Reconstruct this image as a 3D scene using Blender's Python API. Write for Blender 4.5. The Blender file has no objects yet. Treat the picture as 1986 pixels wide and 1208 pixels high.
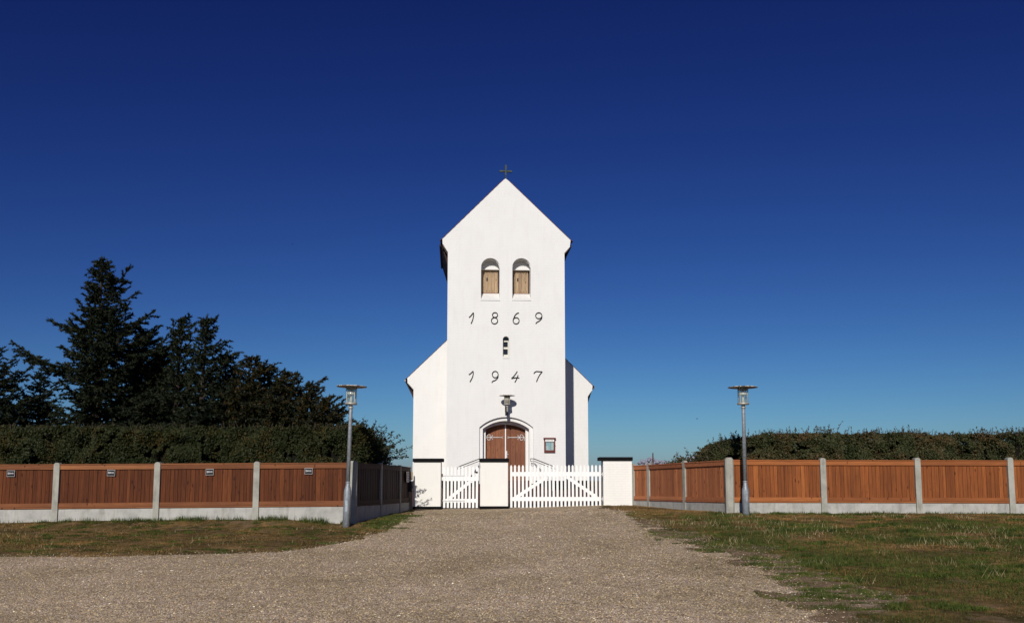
import bpy, math, random
import numpy as np
from mathutils import Vector, Matrix
from mathutils.geometry import tessellate_polygon

random.seed(7)
RNG = np.random.default_rng(11)
scene = bpy.context.scene
COL = scene.collection
R = math.radians

# ------------------------------------------------------------------ camera
F = 1750.0                 # focal length in photograph pixels
PITCH = R(6.05)
PPY = 744.4                # principal row of the (cropped) photograph
EZ = 1.7                   # eye height
cam_d = bpy.data.cameras.new("camera")
cam = bpy.data.objects.new("camera", cam_d)
COL.objects.link(cam)
cam.location = (0, 0, EZ)
cam.rotation_euler = (math.pi / 2 + PITCH, 0, 0)
cam_d.sensor_width = 36.0
cam_d.lens = F / 1986 * 36
cam_d.shift_y = (PPY - 604) / 1986
cam_d.clip_end = 20000
cam_d.clip_start = 0.1
scene.camera = cam

# ------------------------------------------------------------------ light
SUN_AZ, SUN_EL = R(8.0), R(26.5)
world = bpy.data.worlds.new("World")
scene.world = world
world.use_nodes = True
wn = world.node_tree
wn.nodes.clear()
wo = wn.nodes.new("ShaderNodeOutputWorld")
wb = wn.nodes.new("ShaderNodeBackground")
ws = wn.nodes.new("ShaderNodeTexSky")
ws.sky_type = 'NISHITA'
ws.sun_disc = False
ws.sun_elevation = SUN_EL
ws.sun_rotation = math.pi + SUN_AZ
ws.altitude = 0
ws.air_density = 1.0
ws.dust_density = 0.35
ws.ozone_density = 3.0
wc = wn.nodes.new("ShaderNodeMix")          # keeps the glow round the sun within the range of the horizon
wc.data_type = 'RGBA'; wc.blend_type = 'DARKEN'
wc.inputs[0].default_value = 1.0
wc.inputs[7].default_value = (9, 9, 9, 1)
wsep = wn.nodes.new("ShaderNodeSeparateColor")
wcom = wn.nodes.new("ShaderNodeCombineColor")
wn.links.new(ws.outputs[0], wc.inputs[6])
wn.links.new(wc.outputs[2], wsep.inputs[0])
for i, (p_, k_) in enumerate(((1.83, .0495), (2.03, .0455), (1.5, .210))):   # the photograph's deep, contrasty sky
    pw = wn.nodes.new("ShaderNodeMath"); pw.operation = 'POWER'; pw.inputs[1].default_value = p_
    ml = wn.nodes.new("ShaderNodeMath"); ml.operation = 'MULTIPLY'; ml.inputs[1].default_value = k_
    src = wsep.outputs[i]
    if i == 2:                                  # a little of the green band keeps the horizon from turning yellow
        m1 = wn.nodes.new("ShaderNodeMath"); m1.operation = 'MULTIPLY'; m1.inputs[1].default_value = .7
        m2 = wn.nodes.new("ShaderNodeMath"); m2.operation = 'MULTIPLY_ADD'; m2.inputs[1].default_value = .3
        wn.links.new(wsep.outputs[2], m1.inputs[0]); wn.links.new(wsep.outputs[1], m2.inputs[0]); wn.links.new(m1.outputs[0], m2.inputs[2])
        src = m2.outputs[0]
    wn.links.new(src, pw.inputs[0]); wn.links.new(pw.outputs[0], ml.inputs[0]); wn.links.new(ml.outputs[0], wcom.inputs[i])
wn.links.new(wcom.outputs[0], wb.inputs[0])
wb.inputs[1].default_value = 0.1
wn.links.new(wb.outputs[0], wo.inputs[0])

sun_d = bpy.data.lights.new("sun", 'SUN')
sun = bpy.data.objects.new("sun", sun_d)
COL.objects.link(sun)
SUN_T = Vector((math.sin(SUN_AZ) * math.cos(SUN_EL), math.cos(SUN_AZ) * math.cos(SUN_EL), -math.sin(SUN_EL)))
sun.rotation_euler = SUN_T.to_track_quat('-Z', 'Y').to_euler()
sun.location = (-20, -60, 40)
sun_d.energy = 3.8
sun_d.angle = R(0.5)
sun_d.color = (1.0, 0.955, 0.89)

scene.view_settings.view_transform = 'Standard'
scene.view_settings.look = 'None'
scene.view_settings.exposure = 0
scene.view_settings.gamma = 1
scene.view_settings.use_curve_mapping = False
scene.render.engine = 'CYCLES'

# ------------------------------------------------------------------ measuring helpers
CP, SP = math.cos(PITCH), math.sin(PITCH)
EYE = Vector((0, 0, EZ))

def ray(px, py):
    u = (px - 993) / F
    v = (PPY - py) / F
    return Vector((u, CP - v * SP, SP + v * CP))

def P(px, py, Y):
    d = ray(px, py)
    return EYE + d * (Y / d.y)

def tag(o, label=None, cat=None, group=None, kind=None):
    if label: o['label'] = label
    if cat: o['category'] = cat
    if group: o['group'] = group
    if kind: o['kind'] = kind
    return o

def empty(name, loc, rz=0, label=None, cat=None, group=None):
    o = bpy.data.objects.new(name, None)
    COL.objects.link(o)
    o.location = loc
    o.rotation_euler = (0, 0, rz)
    o.empty_display_size = 0.2
    return tag(o, label, cat, group)

def link_mesh(name, me, mat, parent=None, loc=None):
    o = bpy.data.objects.new(name, me)
    COL.objects.link(o)
    if mat is not None and len(me.materials) == 0:
        me.materials.append(mat)
    if parent is not None:
        o.parent = parent
    if loc is not None:
        o.location = loc
    return o

class MB:
    """collects primitive shapes of ONE part"""
    def __init__(s):
        s.v = []; s.f = []
    def add(s, vs, fs):
        n = len(s.v)
        s.v += [tuple(v) for v in vs]
        s.f += [tuple(i + n for i in f) for f in fs]
        return s
    def box(s, x0, x1, y0, y1, z0, z1, M=None, bev=0.0):
        if bev > 0:
            b = bev
            prof = [(x0 + b, y0), (x1 - b, y0), (x1, y0 + b), (x1, y1 - b), (x1 - b, y1), (x0 + b, y1), (x0, y1 - b), (x0, y0 + b)]
            ins = [(x0 + 2 * b, y0 + b), (x1 - 2 * b, y0 + b), (x1 - b, y0 + 2 * b), (x1 - b, y1 - 2 * b), (x1 - 2 * b, y1 - b), (x0 + 2 * b, y1 - b), (x0 + b, y1 - 2 * b), (x0 + b, y0 + 2 * b)]
            vs = [Vector((x, y, z0)) for x, y in prof] + [Vector((x, y, z1 - b)) for x, y in prof] + [Vector((x, y, z1)) for x, y in ins]
            fs = [tuple(range(7, -1, -1)), tuple(range(16, 24))]
            for k in range(2):
                for i in range(8):
                    j = (i + 1) % 8
                    fs.append((k * 8 + i, k * 8 + j, k * 8 + 8 + j, k * 8 + 8 + i))
        else:
            vs = [Vector(c) for c in ((x0, y0, z0), (x1, y0, z0), (x1, y1, z0), (x0, y1, z0), (x0, y0, z1), (x1, y0, z1), (x1, y1, z1), (x0, y1, z1))]
            fs = [(3, 2, 1, 0), (4, 5, 6, 7), (0, 1, 5, 4), (1, 2, 6, 5), (2, 3, 7, 6), (3, 0, 4, 7)]
        if M is not None:
            vs = [M @ v for v in vs]
        return s.add(vs, fs)
    def prism(s, outer, holes, y0, y1, cap_front=True, cap_back=True):
        """polygon in x,z with holes, extruded from y0 (front) to y1"""
        loops = [list(outer)] + [list(h) for h in holes]
        tri = tessellate_polygon([[Vector((x, z, 0)) for x, z in lp] for lp in loops])
        flat = [p for lp in loops for p in lp]
        n = len(flat)
        vs = [(x, y0, z) for x, z in flat] + [(x, y1, z) for x, z in flat]
        fs = []
        for t in tri:
            a, b, c = t
            ax, az = flat[a]; bx, bz = flat[b]; cx, cz = flat[c]
            cr = (bx - ax) * (cz - az) - (bz - az) * (cx - ax)
            if abs(cr) < 1e-12: continue
            if cr < 0: a, b, c = a, c, b
            if cap_front: fs.append((a, b, c))
            if cap_back: fs.append((a + n, c + n, b + n))
        k = 0
        for li, lp in enumerate(loops):
            m = len(lp)
            area = sum(lp[i][0] * lp[(i + 1) % m][1] - lp[(i + 1) % m][0] * lp[i][1] for i in range(m))
            out = (area > 0) == (li == 0)
            for i in range(m):
                a = k + i; b = k + (i + 1) % m
                fs.append((b, a, a + n, b + n) if out else (a, b, b + n, a + n))
            k += m
        return s.add(vs, fs)
    def tube(s, pts, r, n=8, cap=True):
        pts = [Vector(p) for p in pts]
        rs = r if isinstance(r, (list, tuple)) else [r] * len(pts)
        vs = []; fs = []
        up = None
        for i, p in enumerate(pts):
            a = pts[max(i - 1, 0)]; b = pts[min(i + 1, len(pts) - 1)]
            d = (b - a)
            if d.length < 1e-9: d = Vector((0, 0, 1))
            d.normalize()
            if up is None:
                up = Vector((0, 0, 1)) if abs(d.z) < .9 else Vector((1, 0, 0))
            side = d.cross(up)
            if side.length < 1e-4: side = d.cross(Vector((0, 1, 0)))
            side.normalize()
            up = side.cross(d).normalized()
            for k in range(n):
                t = 2 * math.pi * k / n
                vs.append(p + (side * math.cos(t) + up * math.sin(t)) * rs[i])
        for i in range(len(pts) - 1):
            for k in range(n):
                k2 = (k + 1) % n
                fs.append((i * n + k, i * n + k2, (i + 1) * n + k2, (i + 1) * n + k))
        if cap:
            fs.append(tuple(range(n - 1, -1, -1)))
            m = (len(pts) - 1) * n
            fs.append(tuple(range(m, m + n)))
        return s.add(vs, fs)
    def lathe(s, prof, n=20, c=(0, 0, 0)):
        """prof: list of (radius, z) bottom to top"""
        vs = []; fs = []
        for r, z in prof:
            for k in range(n):
                t = 2 * math.pi * k / n
                vs.append((c[0] + r * math.cos(t), c[1] + r * math.sin(t), c[2] + z))
        for i in range(len(prof) - 1):
            for k in range(n):
                k2 = (k + 1) % n
                fs.append((i * n + k, i * n + k2, (i + 1) * n + k2, (i + 1) * n + k))
        if prof[0][0] > 1e-5: fs.append(tuple(range(n - 1, -1, -1)))
        if prof[-1][0] > 1e-5: fs.append(tuple(range((len(prof) - 1) * n, len(prof) * n)))
        return s.add(vs, fs)
    def mesh(s, name):
        me = bpy.data.meshes.new(name)
        me.from_pydata(s.v, [], s.f)
        me.update()
        return me
    def build(s, name, mat, parent=None, smooth=False, loc=None):
        me = s.mesh(name)
        if smooth:
            me.polygons.foreach_set('use_smooth', [True] * len(me.polygons))
        return link_mesh(name, me, mat, parent, loc)

def np_mesh(name, verts, k, mat, parent=None, kind=None):
    """verts (N*k,3): N separate k-gons"""
    me = bpy.data.meshes.new(name)
    nv = len(verts); nf = nv // k
    me.vertices.add(nv)
    me.vertices.foreach_set('co', np.ascontiguousarray(verts, dtype=np.float32).ravel())
    me.loops.add(nv)
    me.loops.foreach_set('vertex_index', np.arange(nv, dtype=np.int32))
    me.polygons.add(nf)
    me.polygons.foreach_set('loop_start', np.arange(0, nv, k, dtype=np.int32))
    me.polygons.foreach_set('loop_total', np.full(nf, k, dtype=np.int32))
    me.update()
    o = link_mesh(name, me, mat, parent)
    if kind: o['kind'] = kind
    return o

def catmull(pts, n=5, closed=False):
    out = []
    m = len(pts)
    rng = range(m) if closed else range(m - 1)
    for i in rng:
        g = (lambda j: pts[j % m]) if closed else (lambda j: pts[min(max(j, 0), m - 1)])
        p0, p1, p2, p3 = g(i - 1), g(i), g(i + 1), g(i + 2)
        for k in range(n):
            t = k / n
            out.append(tuple(.5 * ((2 * b) + (-a + c) * t + (2 * a - 5 * b + 4 * c - d) * t * t + (-a + 3 * b - 3 * c + d) * t ** 3)
                             for a, b, c, d in zip(p0, p1, p2, p3)))
    if not closed: out.append(tuple(pts[-1]))
    return out

# numpy value noise
def vnoise(x, y, sc, seed=0):
    x = np.asarray(x) / sc + 1000.3; y = np.asarray(y) / sc + 1000.7
    xi = np.floor(x).astype(np.int64); yi = np.floor(y).astype(np.int64)
    xf = x - xi; yf = y - yi
    xf = xf * xf * (3 - 2 * xf); yf = yf * yf * (3 - 2 * yf)
    def h(a, b):
        n = (a * 374761393 + b * 668265263 + seed * 144665) & 0x7fffffff
        n = ((n ^ (n >> 13)) * 1274126177) & 0x7fffffff
        n = (n ^ (n >> 16)) & 0xffff
        return n / 65535.0
    return (h(xi, yi) * (1 - xf) + h(xi + 1, yi) * xf) * (1 - yf) + (h(xi, yi + 1) * (1 - xf) + h(xi + 1, yi + 1) * xf) * yf

# ------------------------------------------------------------------ materials
def new_mat(name, rough=0.8, spec=0.3, metal=0.0):
    m = bpy.data.materials.new(name)
    m.use_nodes = True
    nt = m.node_tree
    b = nt.nodes['Principled BSDF']
    b.inputs['Roughness'].default_value = rough
    b.inputs['Specular IOR Level'].default_value = spec
    b.inputs['Metallic'].default_value = metal
    return m, nt, b

def N(nt, t, **kw):
    n = nt.nodes.new(t)
    for k, v in kw.items(): setattr(n, k, v)
    return n

def ramp(nt, stops, fac=None, interp='LINEAR'):
    n = nt.nodes.new('ShaderNodeValToRGB')
    n.color_ramp.interpolation = interp
    e = n.color_ramp.elements
    while len(e) > len(stops): e.remove(e[-1])
    while len(e) < len(stops): e.new(0.5)
    for el, (p, c) in zip(e, stops):
        el.position = p
        el.color = (c[0], c[1], c[2], 1) if isinstance(c, (tuple, list)) else (c, c, c, 1)
    if fac is not None: nt.links.new(fac, n.inputs[0])
    return n

def noise(nt, vec, scale, detail=3, rough=.55, dist=0.0):
    n = nt.nodes.new('ShaderNodeTexNoise')
    n.inputs['Scale'].default_value = scale
    n.inputs['Detail'].default_value = detail
    n.inputs['Roughness'].default_value = rough
    n.inputs['Distortion'].default_value = dist
    if vec is not None: nt.links.new(vec, n.inputs['Vector'])
    return n

def bump(nt, b, h, strength=.3, dist=.01, prev=None):
    n = nt.nodes.new('ShaderNodeBump')
    n.inputs['Strength'].default_value = strength
    n.inputs['Distance'].default_value = dist
    nt.links.new(h, n.inputs['Height'])
    if prev is not None: nt.links.new(prev, n.inputs['Normal'])
    nt.links.new(n.outputs[0], b.inputs['Normal'])
    return n.outputs[0]

def mixc(nt, fac, a, b, mode='MIX'):
    n = nt.nodes.new('ShaderNodeMix')
    n.data_type = 'RGBA'; n.blend_type = mode
    for sock, v in ((0, fac), (6, a), (7, b)):
        if hasattr(v, 'is_linked') or hasattr(v, 'links'):
            nt.links.new(v, n.inputs[sock])
        elif sock == 0: n.inputs[0].default_value = v
        else: n.inputs[sock].default_value = (v[0], v[1], v[2], 1)
    return n.outputs[2]

def geo_pos(nt):
    return nt.nodes.new('ShaderNodeNewGeometry').outputs['Position']

def obj_co(nt):
    return nt.nodes.new('ShaderNodeTexCoord').outputs['Object']

def mapped(nt, vec, scale):
    n = nt.nodes.new('ShaderNodeMapping')
    n.inputs['Scale'].default_value = scale
    nt.links.new(vec, n.inputs['Vector'])
    return n.outputs[0]

def simple(name, c, rough=.7, var=.15, sc=8, spec=.3, metal=0, bs=0.0, bd=.005):
    m, nt, b = new_mat(name, rough, spec, metal)
    pos = geo_pos(nt)
    n = noise(nt, pos, sc, 4)
    lo = tuple(x * (1 - var) for x in c); hi = tuple(min(1, x * (1 + var)) for x in c)
    r = ramp(nt, [(.3, lo), (.7, hi)], n.outputs[0])
    nt.links.new(r.outputs[0], b.inputs['Base Color'])
    if bs: bump(nt, b, noise(nt, pos, sc * 6, 4).outputs[0], bs, bd)
    return m

def plaster(name, course=True, c=(.80, .785, .755), bstr=.35, dark=.965):
    m, nt, b = new_mat(name, .85, .15)
    co = obj_co(nt)
    sep = N(nt, 'ShaderNodeSeparateXYZ'); nt.links.new(co, sep.inputs[0])
    ad = N(nt, 'ShaderNodeMath', operation='ADD'); nt.links.new(sep.outputs[0], ad.inputs[0]); nt.links.new(sep.outputs[1], ad.inputs[1])
    cb = N(nt, 'ShaderNodeCombineXYZ'); nt.links.new(ad.outputs[0], cb.inputs[0]); nt.links.new(sep.outputs[2], cb.inputs[1])
    br = N(nt, 'ShaderNodeTexBrick')
    nt.links.new(cb.outputs[0], br.inputs['Vector'])
    br.inputs['Scale'].default_value = 1
    br.inputs['Brick Width'].default_value = .24
    br.inputs['Row Height'].default_value = .075
    br.inputs['Mortar Size'].default_value = .010
    br.inputs['Mortar Smooth'].default_value = .6
    br.inputs['Color1'].default_value = (1, 1, 1, 1); br.inputs['Color2'].default_value = (.85, .85, .85, 1)
    br.inputs['Mortar'].default_value = (.2, .2, .2, 1)
    big = noise(nt, co, .9, 5, .6)
    r1 = ramp(nt, [(.3, tuple(x * .955 for x in c)), (.65, c)], big.outputs[0])
    st = noise(nt, mapped(nt, co, (3, 3, .5)), 1.4, 5, .65)
    r2 = ramp(nt, [(.28, (dark, dark * .99, dark * .97)), (.5, (1, 1, 1))], st.outputs[0])
    col = mixc(nt, 1.0, r1.outputs[0], r2.outputs[0], 'MULTIPLY')
    mort = mixc(nt, .05 if course else .0, (1, 1, 1), br.outputs[0], 'MULTIPLY')
    col = mixc(nt, 1.0, col, mort, 'MULTIPLY')
    nt.links.new(col, b.inputs['Base Color'])
    fine = noise(nt, co, 45, 4, .6)
    p = bump(nt, b, fine.outputs[0], .35, .006)
    if course: bump(nt, b, br.outputs[0], bstr, .008, p)
    return m

def wood(name, c, var=.35, knots=True, rough=.75, grain_axis='z', spec=.2, gray=0.0):
    m, nt, b = new_mat(name, rough, spec)
    co = geo_pos(nt)
    oi = N(nt, 'ShaderNodeObjectInfo')
    off = N(nt, 'ShaderNodeVectorMath', operation='MULTIPLY_ADD')
    rv = N(nt, 'ShaderNodeCombineXYZ')
    for i in range(3): nt.links.new(oi.outputs['Random'], rv.inputs[i])
    nt.links.new(rv.outputs[0], off.inputs[0]); off.inputs[1].default_value = (37, 11, 53); nt.links.new(co, off.inputs[2])
    v = off.outputs[0]
    s = (22, 22, 1.3) if grain_axis == 'z' else (1.3, 22, 22)
    g = noise(nt, mapped(nt, v, s), 1.6, 6, .62, .6)
    lo = tuple(x * (1 - var * .8) for x in c); hi = tuple(min(1, x * (1 + var)) for x in c)
    r = ramp(nt, [(.28, lo), (.5, c), (.75, hi)], g.outputs[0])
    per = ramp(nt, [(0, (.78, .75, .75)), (.3, (.92, .92, .93)), (.7, (1.04, 1.03, 1.0)), (.86, (1.14, 1.14, 1.1)), (1, (1.42, 1.52, 1.5))], oi.outputs['Random'])
    col = mixc(nt, 1.0, r.outputs[0], per.outputs[0], 'MULTIPLY')
    if knots:
        kv = N(nt, 'ShaderNodeTexVoronoi'); kv.feature = 'F1'
        nt.links.new(mapped(nt, v, (7, 7, 2.6)), kv.inputs['Vector']); kv.inputs['Scale'].default_value = 1.0
        kr = ramp(nt, [(.07, (.22, .16, .12)), (.17, (1, 1, 1))], kv.outputs['Distance'])
        col = mixc(nt, .85, col, kr.outputs[0], 'MULTIPLY')
    wv = noise(nt, co, 1.1, 3)
    wr = ramp(nt, [(.3, (.88, .88, .9)), (.7, (1.08, 1.08, 1.05))], wv.outputs[0])
    col = mixc(nt, 1.0, col, wr.outputs[0], 'MULTIPLY')
    nt.links.new(col, b.inputs['Base Color'])
    bump(nt, b, g.outputs[0], .35, .004)
    return m

M = {}
M['plaster'] = plaster('whitewashed_plaster')
M['plaster_brick'] = plaster('whitewashed_brick', True, (.84, .825, .775), .5, .95)
M['plaster_smooth'] = plaster('painted_render', False, (.82, .80, .745), .2, .95)
M['tar'] = simple('black_tar', (.006, .0055, .006), .8, .3, 12, .12, 0, .4)
M['tile'] = simple('red_clay_tile', (.15, .042, .026), .75, .35, 6, .2, 0, .4)
M['dark_wood'] = simple('dark_eave_board', (.035, .014, .012), .8, .3, 7)
M['zinc'] = simple('zinc_gutter', (.30, .30, .31), .5, .15, 9, .4, .4)
M['iron'] = simple('black_iron', (.015, .013, .013), .6, .3, 20)
M['bronze'] = simple('weathered_bronze', (.045, .06, .05), .7, .3, 12)
M['white_paint'] = simple('white_gate_paint', (.84, .835, .81), .5, .04, 3, .3)
M['white_iron'] = simple('pale_hinge_paint', (.62, .62, .62), .5, .1, 10)
M['door'] = wood('oiled_door_wood', (.215, .086, .046), .4, True)
M['shutter'] = wood('weathered_oak', (.37, .262, .165), .35, True)
M['board_l'] = wood('stained_board_red_brown', (.098, .0275, .0085), .5)
M['board_r'] = wood('stained_board_orange_brown', (.225, .068, .019), .42)
M['board_ls'] = wood('shade_toned_stained_board', (.036, .0125, .007), .3)  # darker copy of the red-brown stain, with the shade put into the colour
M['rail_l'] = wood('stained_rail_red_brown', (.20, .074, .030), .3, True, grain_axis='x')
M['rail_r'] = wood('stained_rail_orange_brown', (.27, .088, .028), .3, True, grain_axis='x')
M['rail_ls'] = wood('shade_toned_stained_rail', (.045, .016, .009), .3, True)  # same stain as the front rails, toned down to carry that side's shade
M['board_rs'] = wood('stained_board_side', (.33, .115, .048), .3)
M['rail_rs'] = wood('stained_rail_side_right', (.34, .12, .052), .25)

def concrete(name, c, dirt=True):
    m, nt, b = new_mat(name, .9, .15)
    pos = geo_pos(nt)
    n1 = noise(nt, pos, 3.5, 6, .65)
    r = ramp(nt, [(.3, tuple(x * .72 for x in c)), (.55, c), (.75, tuple(x * 1.12 for x in c))], n1.outputs[0])
    n2 = noise(nt, mapped(nt, pos, (9, 9, 1.2)), 1.0, 4, .6)
    r2 = ramp(nt, [(.3, (.72, .70, .66)), (.48, (1, 1, 1))], n2.outputs[0])
    col = mixc(nt, .8, r.outputs[0], r2.outputs[0], 'MULTIPLY')
    nt.links.new(col, b.inputs['Base Color'])
    bump(nt, b, noise(nt, pos, 60, 4, .7).outputs[0], .5, .005)
    return m
M['post'] = concrete('fence_post_concrete', (.37, .36, .31))
M['conc'] = concrete('base_slab_concrete', (.43, .42, .385))

def galv(name, c=(.30, .33, .36), metal=.35):
    m, nt, b = new_mat(name, .55, .4, metal)
    pos = geo_pos(nt)
    v = N(nt, 'ShaderNodeTexVoronoi'); v.inputs['Scale'].default_value = 26
    nt.links.new(pos, v.inputs['Vector'])
    sp = N(nt, 'ShaderNodeSeparateColor'); nt.links.new(v.outputs['Color'], sp.inputs[0])
    r = ramp(nt, [(0, tuple(x * .82 for x in c)), (1, tuple(x * 1.15 for x in c))], sp.outputs[0])
    n2 = noise(nt, mapped(nt, pos, (8, 8, 1)), 1.5, 5, .7)
    r2 = ramp(nt, [(.3, (.6, .57, .52)), (.55, (1, 1, 1))], n2.outputs[0])
    nt.links.new(mixc(nt, .7, r.outputs[0], r2.outputs[0], 'MULTIPLY'), b.inputs['Base Color'])
    return m
M['galv'] = galv('galvanised_steel')
def lichen():
    m, nt, b = new_mat('lichen_lamp_disc', .8, .2)
    n = noise(nt, geo_pos(nt), 17, 4, .7)
    r = ramp(nt, [(.42, (.13, .085, .075)), (.5, (.30, .25, .20)), (.56, (.72, .68, .58))], n.outputs[0])
    nt.links.new(r.outputs[0], b.inputs['Base Color'])
    return m
M['lamp_top'] = lichen()
M['lamp_metal'] = simple('lamp_aluminium', (.42, .40, .35), .45, .15, 9, .4, .3)

def glass(name, tint=(.75, .85, .85), alpha=.35):
    m, nt, b = new_mat(name, .08, .5)
    b.inputs['Base Color'].default_value = (*tint, 1)
    tr = N(nt, 'ShaderNodeBsdfTransparent'); tr.inputs[0].default_value = (.86, .92, .92, 1)
    mx = N(nt, 'ShaderNodeMixShader'); mx.inputs[0].default_value = alpha
    nt.links.new(tr.outputs[0], mx.inputs[1]); nt.links.new(b.outputs[0], mx.inputs[2])
    nt.links.new(mx.outputs[0], nt.nodes['Material Output'].inputs[0])
    return m
M['glass'] = glass('lamp_glass', (.35, .42, .44), .22)
M['glass_frost'] = glass('frosted_lamp_glass', (.42, .38, .30), .72)
M['pane'] = simple('dark_window_glass', (.012, .013, .018), .1, .1, 5, .5)
M['pane_light'] = glass('case_glass', (.5, .6, .62), .12)
M['reflector'] = simple('lamp_reflector_white', (.62, .60, .52), .5, .05, 5)
M['case'] = simple('red_brown_case', (.13, .022, .016), .5, .2, 10, .35)
M['paper'] = simple('paper_white', (.80, .79, .75), .8, .05, 20)
M['paper_blue'] = simple('paper_pale_blue', (.42, .62, .68), .8, .15, 14)
M['sign_black'] = simple('sign_black', (.008, .008, .010), .5, .2, 10)
M['sign_grey'] = simple('sign_frame_grey', (.42, .39, .38), .6, .1, 10)
M['ink'] = simple('ink_grey', (.12, .12, .13), .8, .1, 10)
M['white_letter'] = simple('letter_pale_grey', (.5, .49, .49), .8, .1, 10)
M['pale_wood'] = wood('pale_weathered_post', (.38, .29, .18), .25)
M['bark'] = simple('spruce_bark', (.045, .034, .026), .9, .4, 9)
M['core_shade'] = simple('hedge_core_shade', (.010, .009, .006), .95, .3, 12, .05)  # near-black colour standing in for the shade inside the hedges
M['branch'] = simple('grey_brown_twig', (.07, .05, .035), .9, .3, 12)

def foliage(name, stops, sc=9, big=None, rough=.6, trans=.25, spec=.2):
    m, nt, b = new_mat(name, rough, spec)
    pos = geo_pos(nt)
    n1 = noise(nt, pos, sc, 2, .7)
    r = ramp(nt, stops, n1.outputs[0])
    col = r.outputs[0]
    if big:
        n2 = noise(nt, pos, big[0], 3, .6)
        r2 = ramp(nt, big[1], n2.outputs[0])
        col = mixc(nt, 1.0, col, r2.outputs[0], 'MULTIPLY')
    nt.links.new(col, b.inputs['Base Color'])
    if trans:
        tl = N(nt, 'ShaderNodeBsdfTranslucent')
        nt.links.new(col, tl.inputs[0])
        mx = N(nt, 'ShaderNodeMixShader'); mx.inputs[0].default_value = trans
        nt.links.new(b.outputs[0], mx.inputs[1]); nt.links.new(tl.outputs[0], mx.inputs[2])
        nt.links.new(mx.outputs[0], nt.nodes['Material Output'].inputs[0])
    return m
M['needle'] = foliage('spruce_needles', [(.3, (.006, .010, .006)), (.5, (.014, .021, .011)), (.7, (.040, .046, .020))], 7,
                      (.9, [(.3, (.7, .8, .8)), (.7, (1.25, 1.1, .9))]), trans=.1)
M['needle_rust'] = foliage('rusty_spruce_needles', [(.3, (.007, .010, .005)), (.52, (.020, .024, .010)), (.72, (.085, .052, .016))], 6,
                           (.8, [(.3, (.6, .75, .8)), (.7, (1.4, 1.1, .8))]), trans=.1)
M['hedge_l'] = foliage('hedge_leaves_left', [(.28, (.009, .013, .005)), (.48, (.023, .032, .010)), (.62, (.048, .046, .016)), (.75, (.085, .052, .02))], 22,
                       (1.7, [(.3, (.6, .72, .6)), (.5, (1.0, 1.0, 1.0)), (.68, (1.6, 1.05, .8))]), spec=.15, trans=.15)
M['hedge_r'] = foliage('hedge_leaves_right', [(.28, (.016, .020, .008)), (.48, (.044, .050, .018)), (.62, (.085, .072, .032)), (.78, (.15, .085, .052))], 22,
                       (1.6, [(.3, (.6, .8, .6)), (.5, (1.0, 1.0, .95)), (.68, (1.7, 1.05, 1.0))]), spec=.2, trans=.15)
M['bush'] = foliage('bush_leaves', [(.3, (.007, .011, .005)), (.5, (.016, .025, .010)), (.72, (.045, .058, .022))], 16, spec=.3, trans=.15)
M['grass_green'] = foliage('green_grass', [(.3, (.030, .050, .012)), (.5, (.075, .108, .022)), (.72, (.17, .175, .048))], 9,
                           (1.2, [(.3, (.5, .55, .5)), (.7, (1.3, 1.25, 1.0))]), trans=.3)
M['grass_dry'] = foliage('dry_grass', [(.3, (.11, .066, .024)), (.5, (.21, .135, .052)), (.72, (.36, .245, .105))], 9,
                         (.8, [(.3, (.45, .42, .40)), (.5, (1.05, 1.0, .9)), (.66, (1.6, 1.42, 1.2))]), trans=.2)
M['straw'] = foliage('straw_stalks', [(.3, (.32, .24, .12)), (.7, (.55, .45, .25))], 5, trans=.2)

def ground_mat():
    m, nt, b = new_mat('lawn_soil', .95, .05)
    pos = geo_pos(nt)
    n1 = noise(nt, pos, .9, 5, .62)
    n2 = noise(nt, pos, 7, 5, .7)
    n3 = noise(nt, pos, 45, 3, .7)
    a = ramp(nt, [(.3, (.034, .036, .012)), (.44, (.090, .066, .028)), (.58, (.17, .108, .048)), (.72, (.26, .175, .09))], n1.outputs[0])
    c2 = ramp(nt, [(.3, (.45, .45, .42)), (.5, (.95, .95, .95)), (.7, (1.35, 1.3, 1.2))], n2.outputs[0])
    c3 = ramp(nt, [(.3, (.5, .5, .5)), (.7, (1.4, 1.4, 1.4))], n3.outputs[0])
    col = mixc(nt, 1, a.outputs[0], c2.outputs[0], 'MULTIPLY')
    col = mixc(nt, .8, col, c3.outputs[0], 'MULTIPLY')
    n5 = noise(nt, pos, 1.9, 4, .65)
    c5 = ramp(nt, [(.52, 0.0), (.62, .75)], n5.outputs[0])
    col = mixc(nt, c5.outputs[0], col, (.17, .118, .075))
    n4 = noise(nt, mapped(nt, pos, (1, 1.3, 1)), 3.6, 4, .65)
    c4 = ramp(nt, [(.35, (.75, .80, .68)), (.5, (1.08, 1.08, 1.05)), (.65, (1.6, 1.45, 1.2))], n4.outputs[0])
    col = mixc(nt, 1, col, c4.outputs[0], 'MULTIPLY')
    nt.links.new(col, b.inputs['Base Color'])
    bump(nt, b, n2.outputs[0], .8, .03, bump(nt, b, n3.outputs[0], .8, .012))
    return m
M['ground'] = ground_mat()

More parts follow.
